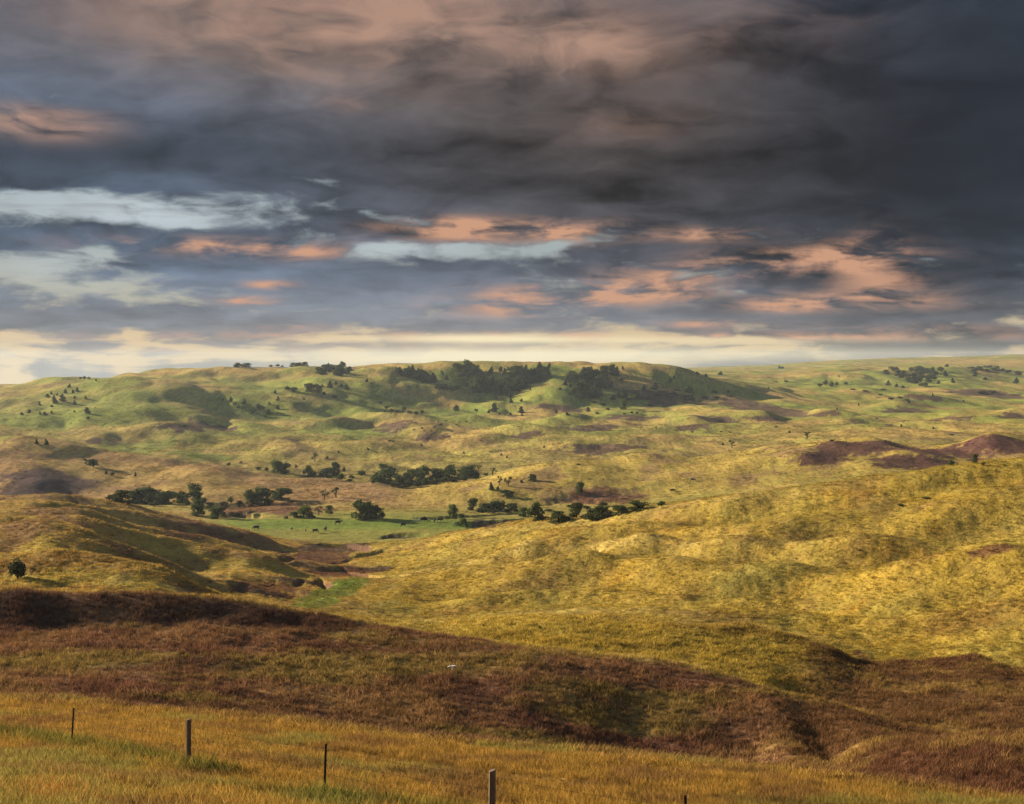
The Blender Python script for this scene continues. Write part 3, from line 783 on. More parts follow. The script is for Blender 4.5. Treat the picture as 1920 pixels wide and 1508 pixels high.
M_GRASS = grass_mat()
M_CEDAR = leaf_mat('cedar_foliage', (0.034, 0.054, 0.036), (0.075, 0.100, 0.048), 0.2)
M_BROAD = leaf_mat('tree_leaves', (0.040, 0.062, 0.030), (0.115, 0.138, 0.045), 0.3)
M_LIGHT = leaf_mat('pale_green_leaves', (0.09, 0.13, 0.03), (0.14, 0.17, 0.045), 0.3)
M_BRUSH = leaf_mat('brush_leaves', (0.050, 0.050, 0.034), (0.085, 0.075, 0.045), 0.2)
M_BARK = simple_mat('bark', (0.055, 0.042, 0.036), var=0.35, scale=12)
M_HIDE = simple_mat('black_hide', (0.012, 0.010, 0.010), 0.6, 0.3, 3.0, 0.3)


# ------------------------------------------------------------------ mesh helpers
def new_mesh(name, verts, faces, mat, smooth=False):
    me = bpy.data.meshes.new(name)
    me.from_pydata([tuple(v) for v in verts], [], [tuple(f) for f in faces])
    if smooth: me.polygons.foreach_set('use_smooth', np.ones(len(faces), bool))
    if mat: me.materials.append(mat)
    me.update()
    return me


def tube_into(V, Fc, pts, rads, n=6, cap=True):
    rings = []
    up = Vector((0, 0, 1))
    for i, p in enumerate(pts):
        p = Vector(p)
        a = Vector(pts[max(i - 1, 0)]); b = Vector(pts[min(i + 1, len(pts) - 1)])
        d = (b - a).normalized() if (b - a).length > 1e-6 else up
        s = d.cross(Vector((1, 0.13, 0)) if abs(d.x) < 0.8 else Vector((0, 1, 0.1))).normalized(); t = d.cross(s)
        ring = []
        for k in range(n):
            an = 2 * math.pi * k / n
            ring.append(len(V)); V.append(p + (s * math.cos(an) + t * math.sin(an)) * rads[i])
        rings.append(ring)
    for r0, r1 in zip(rings[:-1], rings[1:]):
        for k in range(n):
            Fc.append((r0[k], r0[(k + 1) % n], r1[(k + 1) % n], r1[k]))
    if cap:
        Fc.append(tuple(reversed(rings[0]))); Fc.append(tuple(rings[-1]))


def empty(name, loc, rz=0.0, scl=(1, 1, 1)):
    o = bpy.data.objects.new(name, None)
    o.empty_display_size = 0.3
    o.location = loc; o.rotation_euler = (0, 0, rz); o.scale = scl
    COL.objects.link(o)
    return o


def child(name, me, parent):
    o = bpy.data.objects.new(name, me); COL.objects.link(o); o.parent = parent
    return o


def tag(o, label, cat, group=None):
    o['label'] = label; o['category'] = cat
    if group: o['group'] = group
    return o


# ------------------------------------------------------------------ trees: unit height, unit width
def leaf_cloud(rs, lobes, count, size, flat=0.0):
    """small leaf-clump faces spread through a set of ellipsoids (cx, cy, cz, rx, ry, rz)"""
    V, Fc = [], []
    vol = np.array([l[3] * l[4] * l[5] for l in lobes]) ** 0.75; vol /= vol.sum()
    for i in rs.choice(len(lobes), count, p=vol):
        cx_, cy_, cz_, rx, ry, rz = lobes[i]
        d = rs.normal(size=3); d /= np.linalg.norm(d)
        r = rs.uniform(0.35, 1.0) ** 0.45 * (1 + 0.16 * rs.normal())
        p = np.array([cx_, cy_, cz_]) + d * r * np.array([rx, ry, rz])
        if p[2] < 0.005: p[2] = 0.005 + 0.03 * rs.random()
        nrm = d * 0.9 + rs.normal(size=3) * 0.7; nrm /= np.linalg.norm(nrm)
        a = np.cross(nrm, rs.normal(size=3)); a /= np.linalg.norm(a)
        b = np.cross(nrm, a)
        s = size * rs.uniform(0.55, 1.35)
        k0 = len(V)
        V += [p - a * s - b * s * 0.55, p + a * s * 0.8 - b * s * 0.7, p + a * s * 1.05 + b * s * 0.5 + nrm * s * 0.3, p - a * s * 0.7 + b * s * 0.75]
        Fc.append((k0, k0 + 1, k0 + 2, k0 + 3))
    return V, Fc


def make_cedar(seed):
    rs = np.random.default_rng(seed)
    lobes = []
    lean = rs.normal(size=2) * 0.06
    for k in range(13):
        z = 0.12 + 0.80 * k / 12
        r = 0.46 * (1 - z) ** 0.75 + 0.07
        an = rs.uniform(0, 6.28); off = r * rs.uniform(0.15, 0.55)
        lobes.append((lean[0] * z + math.cos(an) * off, lean[1] * z + math.sin(an) * off, z, r * rs.uniform(.55, .8), r * rs.uniform(.55, .8), 0.11))
    V, Fc = leaf_cloud(rs, lobes, 700, 0.055)
    T, TF = [], []
    tube_into(T, TF, [(0, 0, -0.05), (lean[0] * .4, lean[1] * .4, 0.4), (lean[0], lean[1], 0.9)], [0.045, 0.03, 0.008])
    return [('crown', new_mesh('cedar_crown', V, Fc, M_CEDAR)), ('trunk', new_mesh('cedar_trunk', T, TF, M_BARK))]


def make_broad(seed, mat, sparse=False):
    rs = np.random.default_rng(seed)
    T, TF = [], []
    lean = rs.normal(size=2) * 0.05
    tube_into(T, TF, [(0, 0, -0.04), (lean[0] * .5, lean[1] * .5, 0.2), (lean[0], lean[1], 0.42), (lean[0] * 1.6, lean[1] * 1.6, 0.75)], [0.05, 0.04, 0.03, 0.010], 7)
    lobes = []
    nl = 7 if sparse else 11
    for k in range(nl):
        an = 6.28 * k / nl * 1.618 * 2 + rs.uniform(0, 1); rr = rs.uniform(0.18, 0.36); z = rs.uniform(0.30, 0.86)
        if z > 0.7: rr *= 0.7
        q = (math.cos(an) * rr, math.sin(an) * rr, z)
        z0 = rs.uniform(0.18, 0.42)
        tube_into(T, TF, [(lean[0] * z0, lean[1] * z0, z0), (q[0] * .5, q[1] * .5, (z0 + z) / 2 + 0.03), q], [0.022, 0.014, 0.005], 5)
        if sparse:
            for _ in range(2):
                q2 = (q[0] + rs.normal() * .1, q[1] + rs.normal() * .1, q[2] + rs.uniform(-.02, .14))
                tube_into(T, TF, [q, q2], [0.009, 0.003], 4)
        r = rs.uniform(0.10, 0.15) if sparse else rs.uniform(0.14, 0.22)
        lobes.append((*q, r, r, r * 0.72))
    if not sparse:
        lobes += [(0, 0, 0.6, 0.22, 0.22, 0.22), (0.05, -0.05, 0.82, 0.15, 0.15, 0.14)]
        for k in range(6):
            an = rs.uniform(0, 6.28); lobes.append((math.cos(an) * .28, math.sin(an) * .28, rs.uniform(.08, .26), .19, .19, .13))
    V, Fc = leaf_cloud(rs, lobes, 230 if sparse else 1150, 0.036 if sparse else 0.044)
    return [('crown', new_mesh('tree_crown', V, Fc, mat)), ('trunk', new_mesh('tree_trunk', T, TF, M_BARK))]


def make_shrub(seed, mat):
    rs = np.random.default_rng(seed)
    lobes = []
    for k in range(8):
        an = rs.uniform(0, 6.28); rr = rs.uniform(0, 0.32)
        h = rs.uniform(0.35, 0.62) * (1 - rr * 0.7)
        lobes.append((math.cos(an) * rr, math.sin(an) * rr, h, rs.uniform(.14, .22), rs.uniform(.14, .22), h * 0.62))
    V, Fc = leaf_cloud(rs, lobes, 420, 0.05)
    T, TF = [], []
    for k in range(5):
        an = rs.uniform(0, 6.28)
        tube_into(T, TF, [(0, 0, -0.05), (math.cos(an) * .1, math.sin(an) * .1, 0.3), (math.cos(an) * .26, math.sin(an) * .26, 0.6)], [0.02, 0.014, 0.005], 5)
    return [('foliage', new_mesh('shrub_foliage', V, Fc, mat)), ('stems', new_mesh('shrub_stems', T, TF, M_BARK))]


PROTO = {
    'C': ('cedar_tree', 'tree', [make_cedar(100 + i) for i in range(7)]),
    'B': ('broadleaf_tree', 'tree', [make_broad(200 + i, M_BROAD) for i in range(7)]),
    'L': ('broadleaf_tree', 'tree', [make_broad(300 + i, M_LIGHT) for i in range(3)]),
    'D': ('sparse_tree', 'tree', [make_broad(400 + i, M_BROAD, True) for i in range(4)]),
    'S': ('shrub', 'shrub', [make_shrub(500 + i, M_BROAD) for i in range(5)]),
    'K': ('shrub', 'shrub', [make_shrub(700 + i, M_CEDAR) for i in range(2)]),
    'R': ('shrub', 'shrub', [make_shrub(600 + i, M_BRUSH) for i in range(4)]),
}
CNT = {}


def plant(kind, x, y, h, wd, label, group=None, hit=None):
    """x, y: where the foot stands in the photograph; h, wd: size in photograph pixels, turned into metres at that distance"""
    p = hit or ray_hit(x, y)
    s = p.y / F
    name, cat, var = PROTO[kind]
    CNT[kind] = CNT.get(kind, 0) + 1
    parts = var[CNT[kind] % len(var)]
    if kind == 'B': wd *= 1.22
    o = empty(name, (p.x, p.y, p.z - 0.02 * h * s), random.uniform(0, 6.28), (wd * s * 1.12, wd * s * 1.12, h * s * 1.08))
    for nm, me in parts:
        child(nm, me, o)
    tag(o, label, cat, group)
    return o


def many(kind, lst, label, group):
    for q in lst:
        x, y, h, wd = q if len(q) == 4 else (*q, q[2])
        plant(kind, x, y, h, wd, label, group)


def grove(kind, poly, n, h, wd, label, group, mind=5.0):
    """n trees over the patch of hillside outlined by poly (feet)"""
    xs = [p[0] for p in poly]; ys = [p[1] for p in poly]
    got = []; tries = 0
    rnd = random.Random(int(sum(xs)))
    while len(got) < n and tries < 6000:
        tries += 1
        x = rnd.uniform(min(xs), max(xs)); y = rnd.uniform(min(ys), max(ys))
        ins = False; j = len(poly) - 1
        for i in range(len(poly)):
            if (poly[i][1] > y) != (poly[j][1] > y) and x < (poly[j][0] - poly[i][0]) * (y - poly[i][1]) / (poly[j][1] - poly[i][1] + 1e-9) + poly[i][0]:
                ins = not ins
            j = i
        if not ins or any((x - a) ** 2 + 3.2 * (y - b) ** 2 < mind * mind for a, b in got): continue
        got.append((x, y))
        kk = kind if isinstance(kind, str) and len(kind) == 1 else rnd.choice(kind)
        f = rnd.uniform(0.75, 1.25)
        plant(kk, x, y, 1.2 * h * f, 1.3 * wd * rnd.uniform(0.8, 1.25), label, group)


# trees on the skyline
for x, y, h, wd, side in [(447, 689, 8, 15, 'leftmost'), (462, 689, 8, 15, None)]:
    plant('B', x, y, h, wd, 'dark broadleaf tree in the leftmost clump on the hill skyline', 'leftmost skyline clump')
many('S', [(508, 688, 5, 11), (520, 688, 6, 12), (529, 689, 4, 8)], 'low dark shrub in the middle clump on the hill skyline', 'middle skyline clump')
many('B', [(549, 687, 8, 12), (560, 687, 7, 14), (572, 687, 8, 12)], 'dark tree in the flat-topped skyline clump nearest the hilltop woods', 'right skyline clump')
many('S', [(150, 712, 6, 8), (158, 712, 8, 9), (167, 712, 6, 8)], 'dark bush on the low saddle at the far left skyline', 'bushes on the left saddle')
many('C', [(102, 757, 14, 13), (118, 753, 14, 14)], 'one of two big dark cedars side by side on the left hill', 'paired big cedars')
many('C', [(74, 761, 8, 7), (140, 760, 9, 8), (123, 738, 8, 8), (137, 738, 7, 7), (145, 736, 8, 9), (130, 727, 7, 8), (90, 746, 7, 12), (96, 741, 6, 6), (160, 749, 6, 7), (140, 748, 5, 5),
           (55, 775, 7, 10), (41, 779, 6, 8), (75, 778, 7, 6), (85, 779, 6, 12), (97, 777, 6, 6), (97, 764, 4, 8), (165, 786, 5, 9), (180, 715, 4, 5), (139, 774, 4, 5), (107, 742, 5, 6)],
     'small dark cedar scattered on the green left hillside', 'cedars on the left hillside')
plant('C', 163, 776, 12, 12, 'lone round cedar low on the green left hillside')
many('C', [(68, 834, 10, 9), (87, 836, 11, 10)], 'one of two cedars at the bottom left edge of the green hill', 'two cedars at the hill foot')
plant('K', 175, 877, 20, 30, 'large dense dark bush on the tan slope at left')
plant('S', 159, 866, 7, 7, 'tiny bush just left of the large dark bush')
plant('C', 199, 890, 7, 6, 'small cedar left of the pair below the large bush')
plant('S', 210, 893, 9, 12, 'rounded small bush below and right of the large dark bush')
plant('C', 254, 894, 8, 6, 'lone tiny cedar on the bare tan slope')
many('C', [(417, 752, 6, 6), (434, 754, 9, 10), (458, 758, 9, 10), (521, 752, 8, 8), (516, 739, 7, 7), (505, 760, 5, 6), (520, 769, 8, 10), (503, 777, 10, 9), (497, 784, 4, 5), (474, 774, 5, 6), (447, 766, 7, 8)],
     'small cedar along the grassy draw between the left and middle hills', 'cedars in the grassy draw')
many('S', [(441, 763, 8, 12), (485, 771, 15, 16), (478, 773, 9, 10), (494, 769, 9, 10)], 'dark bushy clump at the heart of the grassy draw', 'bushes in the grassy draw')
many('S', [(540, 734, 10, 18), (552, 735, 11, 16)], 'low wide dark thicket left of the two round trees', 'low thicket on the hill')
many('B', [(579, 736, 16, 18), (594, 735, 15, 16)], 'one of two round dark trees on the upper slope', 'two round trees')
many('C', [(618, 728, 12, 13), (630, 722, 7, 8), (650, 732, 10, 14), (640, 726, 6, 8), (688, 717, 7, 7), (608, 742, 6, 7), (626, 748, 6, 10), (604, 726, 5, 7), (630, 746, 5, 6), (570, 750, 4, 6)],
     'small dark cedar on the slope below the left hilltop grove', 'cedars below the left grove')
# hilltop woods
grove('CB', [(596, 697), (620, 690), (660, 690), (662, 700), (640, 706), (598, 704)], 15, 9, 10, 'dark tree in the small grove left on the hilltop', 'left hilltop grove', 6)
grove('CB', [(748, 703), (775, 701), (800, 706), (818, 716), (812, 722), (785, 716), (755, 708)], 16, 12, 12, 'dark tree in the slanting row between the two hilltop groves', 'slanting hilltop row', 6)
grove('CB', [(854, 703), (882, 696), (898, 712), (922, 730), (918, 739), (896, 738), (866, 722)], 34, 17, 13, 'dense dark tree in the tall triangular hilltop grove', 'triangular hilltop grove', 5.5)
grove('CB', [(922, 738), (948, 722), (965, 708), (995, 702), (1020, 702), (1038, 706), (1006, 722), (980, 732), (950, 742)], 40, 15, 12, 'dark tree in the long wood climbing the hill right of the triangular grove', 'long hilltop wood', 5.5)
grove('SR', [(812, 724), (866, 732), (868, 736), (820, 732)], 9, 7, 13, 'low dull shrub in the brush strip under the hilltop woods', 'brush strip under the woods', 6)
grove('CB', [(1064, 712), (1100, 702), (1150, 694), (1158, 703), (1140, 728), (1120, 746), (1090, 756), (1078, 742)], 46, 14, 12, 'dark tree in the wide wood filling the right draw of the hilltop', 'right draw wood', 5.5)
many('C', [(743, 697, 8, 6), (838, 714, 9, 10), (920, 704, 13, 11), (938, 698, 10, 9), (947, 704, 11, 11), (953, 695, 7, 8), (829, 700, 4, 5), (830, 704, 4, 5)], 'separate cedar on the dry grass between the hilltop groves', 'cedars between the groves')
plant('C', 1012, 693, 14, 14, 'tallest tree on the hill crest at the wood\'s top end')
plant('C', 1030, 690, 9, 9, 'lone round cedar on the bare crest right of the tallest tree')
many('C', [(943, 741, 12, 14), (957, 746, 12, 14), (958, 756, 9, 9), (930, 748, 7, 6), (974, 736, 6, 8)], 'cedar in the tail of the long hilltop wood', 'tail of the long wood')
plant('C', 926, 773, 17, 16, 'broad dark cedar on the valley floor under the triangular grove')
plant('C', 917, 775, 7, 7, 'small cedar tucked left of the broad valley cedar')
plant('C', 855, 771, 11, 13, 'lone spreading dark cedar on the smooth green slope')
plant('S', 893, 773, 8, 9, 'grey bush between the spreading cedar and the broad cedar')
plant('C', 977, 776, 13, 14, 'round dark cedar right of the broad valley cedar')
many('C', [(978, 753, 5, 8), (994, 731, 6, 4), (957, 779, 5, 7), (979, 781, 4, 6), (1043, 775, 6, 8), (1064, 780, 6, 9), (1050, 731, 4, 9), (1068, 740, 5, 6), (937, 778, 4, 6), (1103, 772, 8, 10)], 'tiny dark cedar on the green spur between the two woods', 'cedars on the green spur')
many('C', [(1060, 724, 10, 11), (1070, 718, 11, 11), (1070, 728, 8, 8), (1086, 720, 12, 16), (1095, 700, 9, 12)], 'dark cedar at the left edge of the right draw wood', 'left edge of the right wood')
many('S', [(713, 760, 9, 11), (724, 768, 8, 10), (734, 774, 9, 12), (757, 771, 9, 14), (768, 777, 8, 12), (780, 778, 8, 12), (792, 777, 9, 12), (745, 775, 7, 12), (722, 775, 5, 6)], 'dark bush in the curved hedge-like row on the green slope', 'curved row of bushes')
many('C', [(1160, 747, 14, 14), (1172, 746, 12, 14), (1150, 750, 10, 12), (1146, 728, 12, 12), (1166, 716, 6, 9), (1168, 695, 7, 7), (1208, 732, 10, 13), (1228, 731, 12, 16), (1256, 718, 9, 10), (1264, 711, 6, 7), (1294, 737, 11, 20), (1279, 755, 16, 17),
           (1297, 752, 12, 14), (1339, 738, 6, 13), (1365, 737, 5, 8), (1195, 748, 9, 16), (1242, 758, 4, 5), (1215, 748, 7, 12)], 'dark cedar on the brushy right flank of the wooded hill', 'cedars on the brushy flank')
plant('L', 1168, 769, 20, 15, 'pale green tree at the foot of the brushy flank')
many('R', [(1180, 752, 6, 20), (1205, 748, 6, 22), (1232, 745, 6, 22), (1258, 744, 6, 24), (1290, 746, 7, 22), (1320, 748, 6, 20), (1345, 748, 5, 20), (1130, 762, 8, 16), (1112, 758, 8, 14), (1190, 740, 6, 18), (1220, 762, 5, 14), (1248, 738, 6, 18), (1270, 734, 5, 18),
           (1185, 776, 5, 10), (1195, 777, 5, 8), (1170, 778, 5, 9), (1370, 745, 5, 20), (1140, 770, 6, 12), (1120, 778, 5, 10)], 'low grey-brown shrub in the brush covering the hill flank', 'brush on the hill flank')
many('C', [(1308, 703, 5, 9), (1324, 707, 6, 9), (1351, 703, 6, 12)], 'small round cedar on the bare shoulder behind the wooded hill', 'cedars on the bare shoulder')
many('S', [(1474, 718, 6, 9), (1455, 717, 3, 10), (1586, 723, 7, 11), (1573, 708, 5, 4)], 'small dark bush on the open green slope at right', 'bushes on the open right slope')
many('S', [(1548, 724, 12, 13), (1560, 726, 13, 14), (1568, 724, 9, 10), (1536, 726, 8, 14)], 'dark bush in the clump in the right-hand hollow', 'clump in the right hollow')
grove('RS', [(1678, 704), (1715, 694), (1768, 698), (1752, 712), (1742, 728), (1710, 722)], 30, 8, 13, 'dull purple-grey shrub in the wide thicket on the far right hill', 'thicket on the far right hill', 6)
grove('RS', [(1812, 692), (1850, 690), (1912, 700), (1912, 706), (1860, 700), (1815, 698)], 14, 6, 13, 'dull shrub in the strip of brush along the far right crest', 'brush along the far right crest', 7)
grove('R', [(1655, 700), (1672, 694), (1685, 694), (1660, 708)], 5, 6, 10, 'dull shrub in the narrow strip left of the far right thicket', 'narrow brush strip', 5)
many('C', [(1665, 723, 9, 10), (1681, 726, 6, 9), (1693, 728, 5, 9), (1772, 706, 10, 11), (1787, 719, 9, 9), (1828, 706, 9, 10), (1847, 713, 5, 9), (1905, 719, 10, 13), (1760, 720, 6, 10), (1775, 688, 5, 10)], 'dark round cedar around the far right thicket', 'cedars by the far right thicket')
many('C', [(1749, 744, 6, 5), (1704, 756, 8, 6), (1610, 761, 5, 4), (1807, 754, 4, 6), (1441, 730, 4, 4)], 'tiny lone cedar on the green spur below the far thicket', 'cedars on the low right spur')
many('R', [(1600, 732, 4, 14), (1620, 735, 4, 16), (1656, 732, 4, 14), (1650, 742, 4, 14), (1672, 750, 5, 18), (1686, 748, 5, 14), (1700, 752, 4, 14), (1840, 740, 7, 30), (1862, 738, 6, 24)], 'low dull shrub on the green spur at far right', 'brush on the green spur')
plant('D', 1372, 841, 15, 18, 'bent grey wind-blown tree in the open valley')
plant('D', 1513, 824, 15, 19, 'sparse spiky grey tree alone in the open valley')
# trees behind the tan spur
many('S', [(428, 874, 8, 12), (452, 870, 5, 10), (483, 883, 9, 14), (500, 884, 9, 10), (555, 878, 7, 9)], 'small dark bush above the tan spur left of the valley trees', 'bushes above the tan spur')
plant('B', 520, 888, 24, 22, 'left of two joined dark trees behind the tan spur')
plant('B', 535, 889, 21, 18, 'right of two joined dark trees behind the tan spur')
plant('D', 590, 866, 19, 18, 'lone open-crowned tree on the slope above the valley woods')
plant('B', 577, 893, 19, 17, 'left tree of the short row behind the tan spur')
plant('S', 590, 894, 12, 13, 'low round bush in the short row behind the spur')
plant('B', 612, 895, 17, 28, 'wide low tree in the short row behind the spur')
plant('B', 628, 893, 26, 16, 'tallest tree of the short row behind the spur')
plant('C', 645, 885, 9, 9, 'little cedar right of the short tree row')
plant('S', 638, 901, 15, 22, 'bushy right end of the short tree row')
plant('S', 677, 893, 12, 21, 'single wide bush between the two valley tree rows')
plant('B', 722, 906, 34, 40, 'huge round tree at the left end of the main valley wood')
plant('S', 700, 907, 10, 14, 'grey brush at the foot of the huge round tree')
plant('B', 747, 915, 24, 22, 'dark tree close right of the huge round tree')
plant('S', 765, 914, 16, 24, 'low dark undergrowth in front of the main valley wood')
plant('B', 772, 908, 28, 28, 'left of the two domed trees in the main valley wood')
plant('B', 792, 908, 34, 32, 'tallest domed tree in the middle of the main valley wood')
plant('B', 818, 905, 25, 28, 'lower tree right of the tallest domed tree')
plant('B', 842, 902, 29, 26, 'pointed tree in the right half of the main valley wood')
plant('B', 866, 900, 20, 22, 'tree beside the round tree ending the main valley wood')
plant('B', 880, 898, 25, 32, 'round tree at the right end of the main valley wood')
plant('S', 800, 910, 14, 26, 'low bush in front of the tallest domed tree')
plant('S', 832, 905, 12, 24, 'low bush in front of the pointed valley tree')
plant('D', 897, 882, 12, 15, 'thin pale tree behind the right end of the valley wood')
plant('D', 924, 892, 14, 18, 'thin-leaved tree at the edge of the grassy hill crest')
plant('S', 912, 893, 7, 14, 'low bush beside the thin-leaved crest tree')
# grassy hill in the middle
plant('D', 937, 911, 19, 12, 'tall ragged two-stemmed tree on the grassy hillside')
plant('C', 921, 920, 14, 11, 'dark cedar left of the ragged hillside tree')
plant('D', 953, 913, 20, 18, 'open round tree right of the ragged hillside tree')
plant('C', 933, 919, 7, 7, 'small cedar under the ragged hillside tree')
plant('C', 978, 906, 6, 7, 'tiny round cedar on the hill left of the lone leaning tree')
plant('B', 998, 902, 13, 14, 'lone leaning dark tree on the grassy hill line')
plant('S', 1084, 873, 4, 14, 'flat dark shrub near the grassy hill crest')
plant('B', 1088, 925, 21, 15, 'lone dark bush-like tree atop the slumped bank')
# creek woods at left
for q in [(216, 939, 12, 22), (230, 942, 22, 28), (250, 944, 22, 26), (267, 943, 28, 32), (284, 945, 30, 32), (300, 946, 22, 28), (315, 946, 25, 30), (338, 943, 21, 26)]:
    plant('B', *q, 'dark tree in the dense creekside wood at left', 'dense left creek wood')
plant('B', 363, 942, 33, 28, 'tallest tree at the right end of the left creek wood')
many('S', [(205, 938, 10, 20), (290, 950, 12, 22), (242, 946, 10, 18), (380, 945, 14, 16), (350, 948, 12, 20)], 'low bush along the foot of the left creek wood', 'bushes under the left creek wood')
plant('B', 371, 968, 29, 22, 'dark narrow tree standing alone below the left creek wood')
plant('B', 408, 973, 22, 27, 'broad dark bush-tree by the cut bank')
plant('S', 433, 944, 13, 18, 'bush between the left creek wood and the twin trees')
plant('B', 470, 944, 25, 25, 'left of the twin dark trees over the creek bank')
plant('B', 491, 947, 30, 30, 'right and larger of the twin trees over the creek bank')
plant('B', 528, 938, 23, 32, 'rounded tree right of the twin creek trees')
plant('D', 608, 938, 22, 20, 'left airy tree on the tan slope above the meadow')
plant('D', 630, 934, 20, 26, 'right airy spreading tree on the tan slope above the meadow')
plant('L', 570, 971, 21, 32, 'bright green tree at the back edge of the meadow')
plant('L', 552, 972, 12, 18, 'green bush left of the bright green meadow tree')
plant('D', 598, 966, 17, 20, 'sparse tree right of the bright green meadow tree')
plant('L', 617, 964, 17, 15, 'small thin-trunked green tree behind the meadow')
plant('S', 537, 974, 7, 12, 'low dark bush on the bank behind the meadow')
plant('B', 676, 976, 40, 30, 'tall dark tree standing on the meadow edge')
plant('B', 690, 973, 30, 24, 'middle tree of the meadow-edge clump')
plant('B', 703, 973, 25, 22, 'shorter right tree of the meadow-edge clump')
plant('S', 717, 974, 16, 20, 'round bush ending the meadow-edge clump')
plant('L', 850, 970, 22, 20, 'grey-green willow behind the feeder')
plant('S', 864, 973, 12, 16, 'dark bush right of the grey-green willow')
plant('L', 870, 989, 17, 16, 'round bush alone at the front right of the meadow')
many('B', [(887, 957, 22, 17), (912, 960, 16, 30), (934, 960, 20, 30), (960, 959, 15, 22)], 'leafy tree in the thicket below the hillside right of the meadow', 'thicket right of the meadow')
plant('B', 950, 933, 13, 20, 'dark bush at the top of the hillside thicket')
plant('L', 980, 970, 19, 20, 'light green bush left of the dark creek tree')
plant('B', 1003, 978, 33, 28, 'dark spreading tree over the creek bank')
plant('B', 1048, 981, 22, 30, 'round dark tree below the slumped bank')
plant('B', 1081, 970, 27, 24, 'upright leafy tree below the slumped bank')
many('B', [(1110, 975, 18, 26), (1128, 972, 22, 28)], 'one of two low trees in the middle of the creek row', 'two low creek trees')
plant('B', 1164, 966, 18, 27, 'rounded tree second from the right end of the creek row')
plant('B', 1196, 959, 19, 34, 'wide dark tree ending the creek row')
plant('S', 1240, 949, 11, 24, 'flat dark bush peeking over the yellow hill crest')
many('R', [(395, 950, 9, 22), (420, 950, 10, 22), (448, 948, 10, 20), (508, 948, 9, 20), (548, 944, 8, 20), (585, 972, 7, 18), (445, 970, 7, 18), (470, 966, 6, 18)], 'low grey-brown brush along the creek bank between the left creek trees', 'brush along the left creek')
many('R', [(735, 913, 10, 22), (757, 916, 9, 22), (782, 913, 9, 24), (812, 909, 9, 24), (850, 905, 9, 24), (868, 902, 8, 20), (660, 898, 7, 18), (655, 904, 7, 18)], 'low dull brush at the foot of the main valley wood', 'brush under the main valley wood')
many('R', [(1020, 976, 9, 22), (1064, 976, 10, 24), (1096, 975, 11, 24), (1145, 970, 12, 26), (1100, 955, 8, 24), (1070, 952, 7, 22), (1130, 950, 8, 26), (1155, 955, 8, 24), (1030, 960, 7, 20), (900, 962, 9, 22), (925, 963, 9, 24), (948, 962, 9, 24)], 'low dull brush on the slumped creek bank among the creek trees', 'brush on the slumped bank')
# right-hand middle distance
plant('B', 1829, 868, 16, 10, 'dark tree in the notch behind the yellow hill crest')
plant('S', 1783, 874, 10, 18, 'dark bush on the burnt slope behind the yellow crest')
plant('S', 1843, 874, 7, 11, 'small bush on the crest right of the notch tree')
plant('S', 1737, 936, 5, 24, 'flat green shrub high on the yellow hillside')
plant('S', 1687, 950, 6, 17, 'flat dark shrub below the first on the yellow hillside')
for q in [(790, 836, 4, 6), (690, 845, 4, 6), (940, 855, 4, 5), (950, 860, 5, 5), (870, 852, 4, 5), (1020, 840, 4, 6), (635, 850, 5, 5), (613, 862, 5, 8), (1355, 835, 4, 7), (1570, 770, 4, 4), (1480, 812, 4, 6), (1690, 800, 4, 5), (1660, 830, 4, 6), (1750, 805, 4, 5)]:
    plant('C', *q, 'speck-sized cedar on the open valley floor', 'specks on the valley floor')
# lone bush close by on the left
plant('K', 33, 1086, 42, 38, 'large black bush alone on the near left ridge')
plant('K', 40, 1084, 14, 26, 'dark low growth at the foot of the lone ridge bush')
many('S', [(1012, 1182, 9, 8), (907, 1176, 6, 6), (920, 1173, 6, 5)], 'small dark weed plant on the yellow mound', 'weeds on the yellow mound')


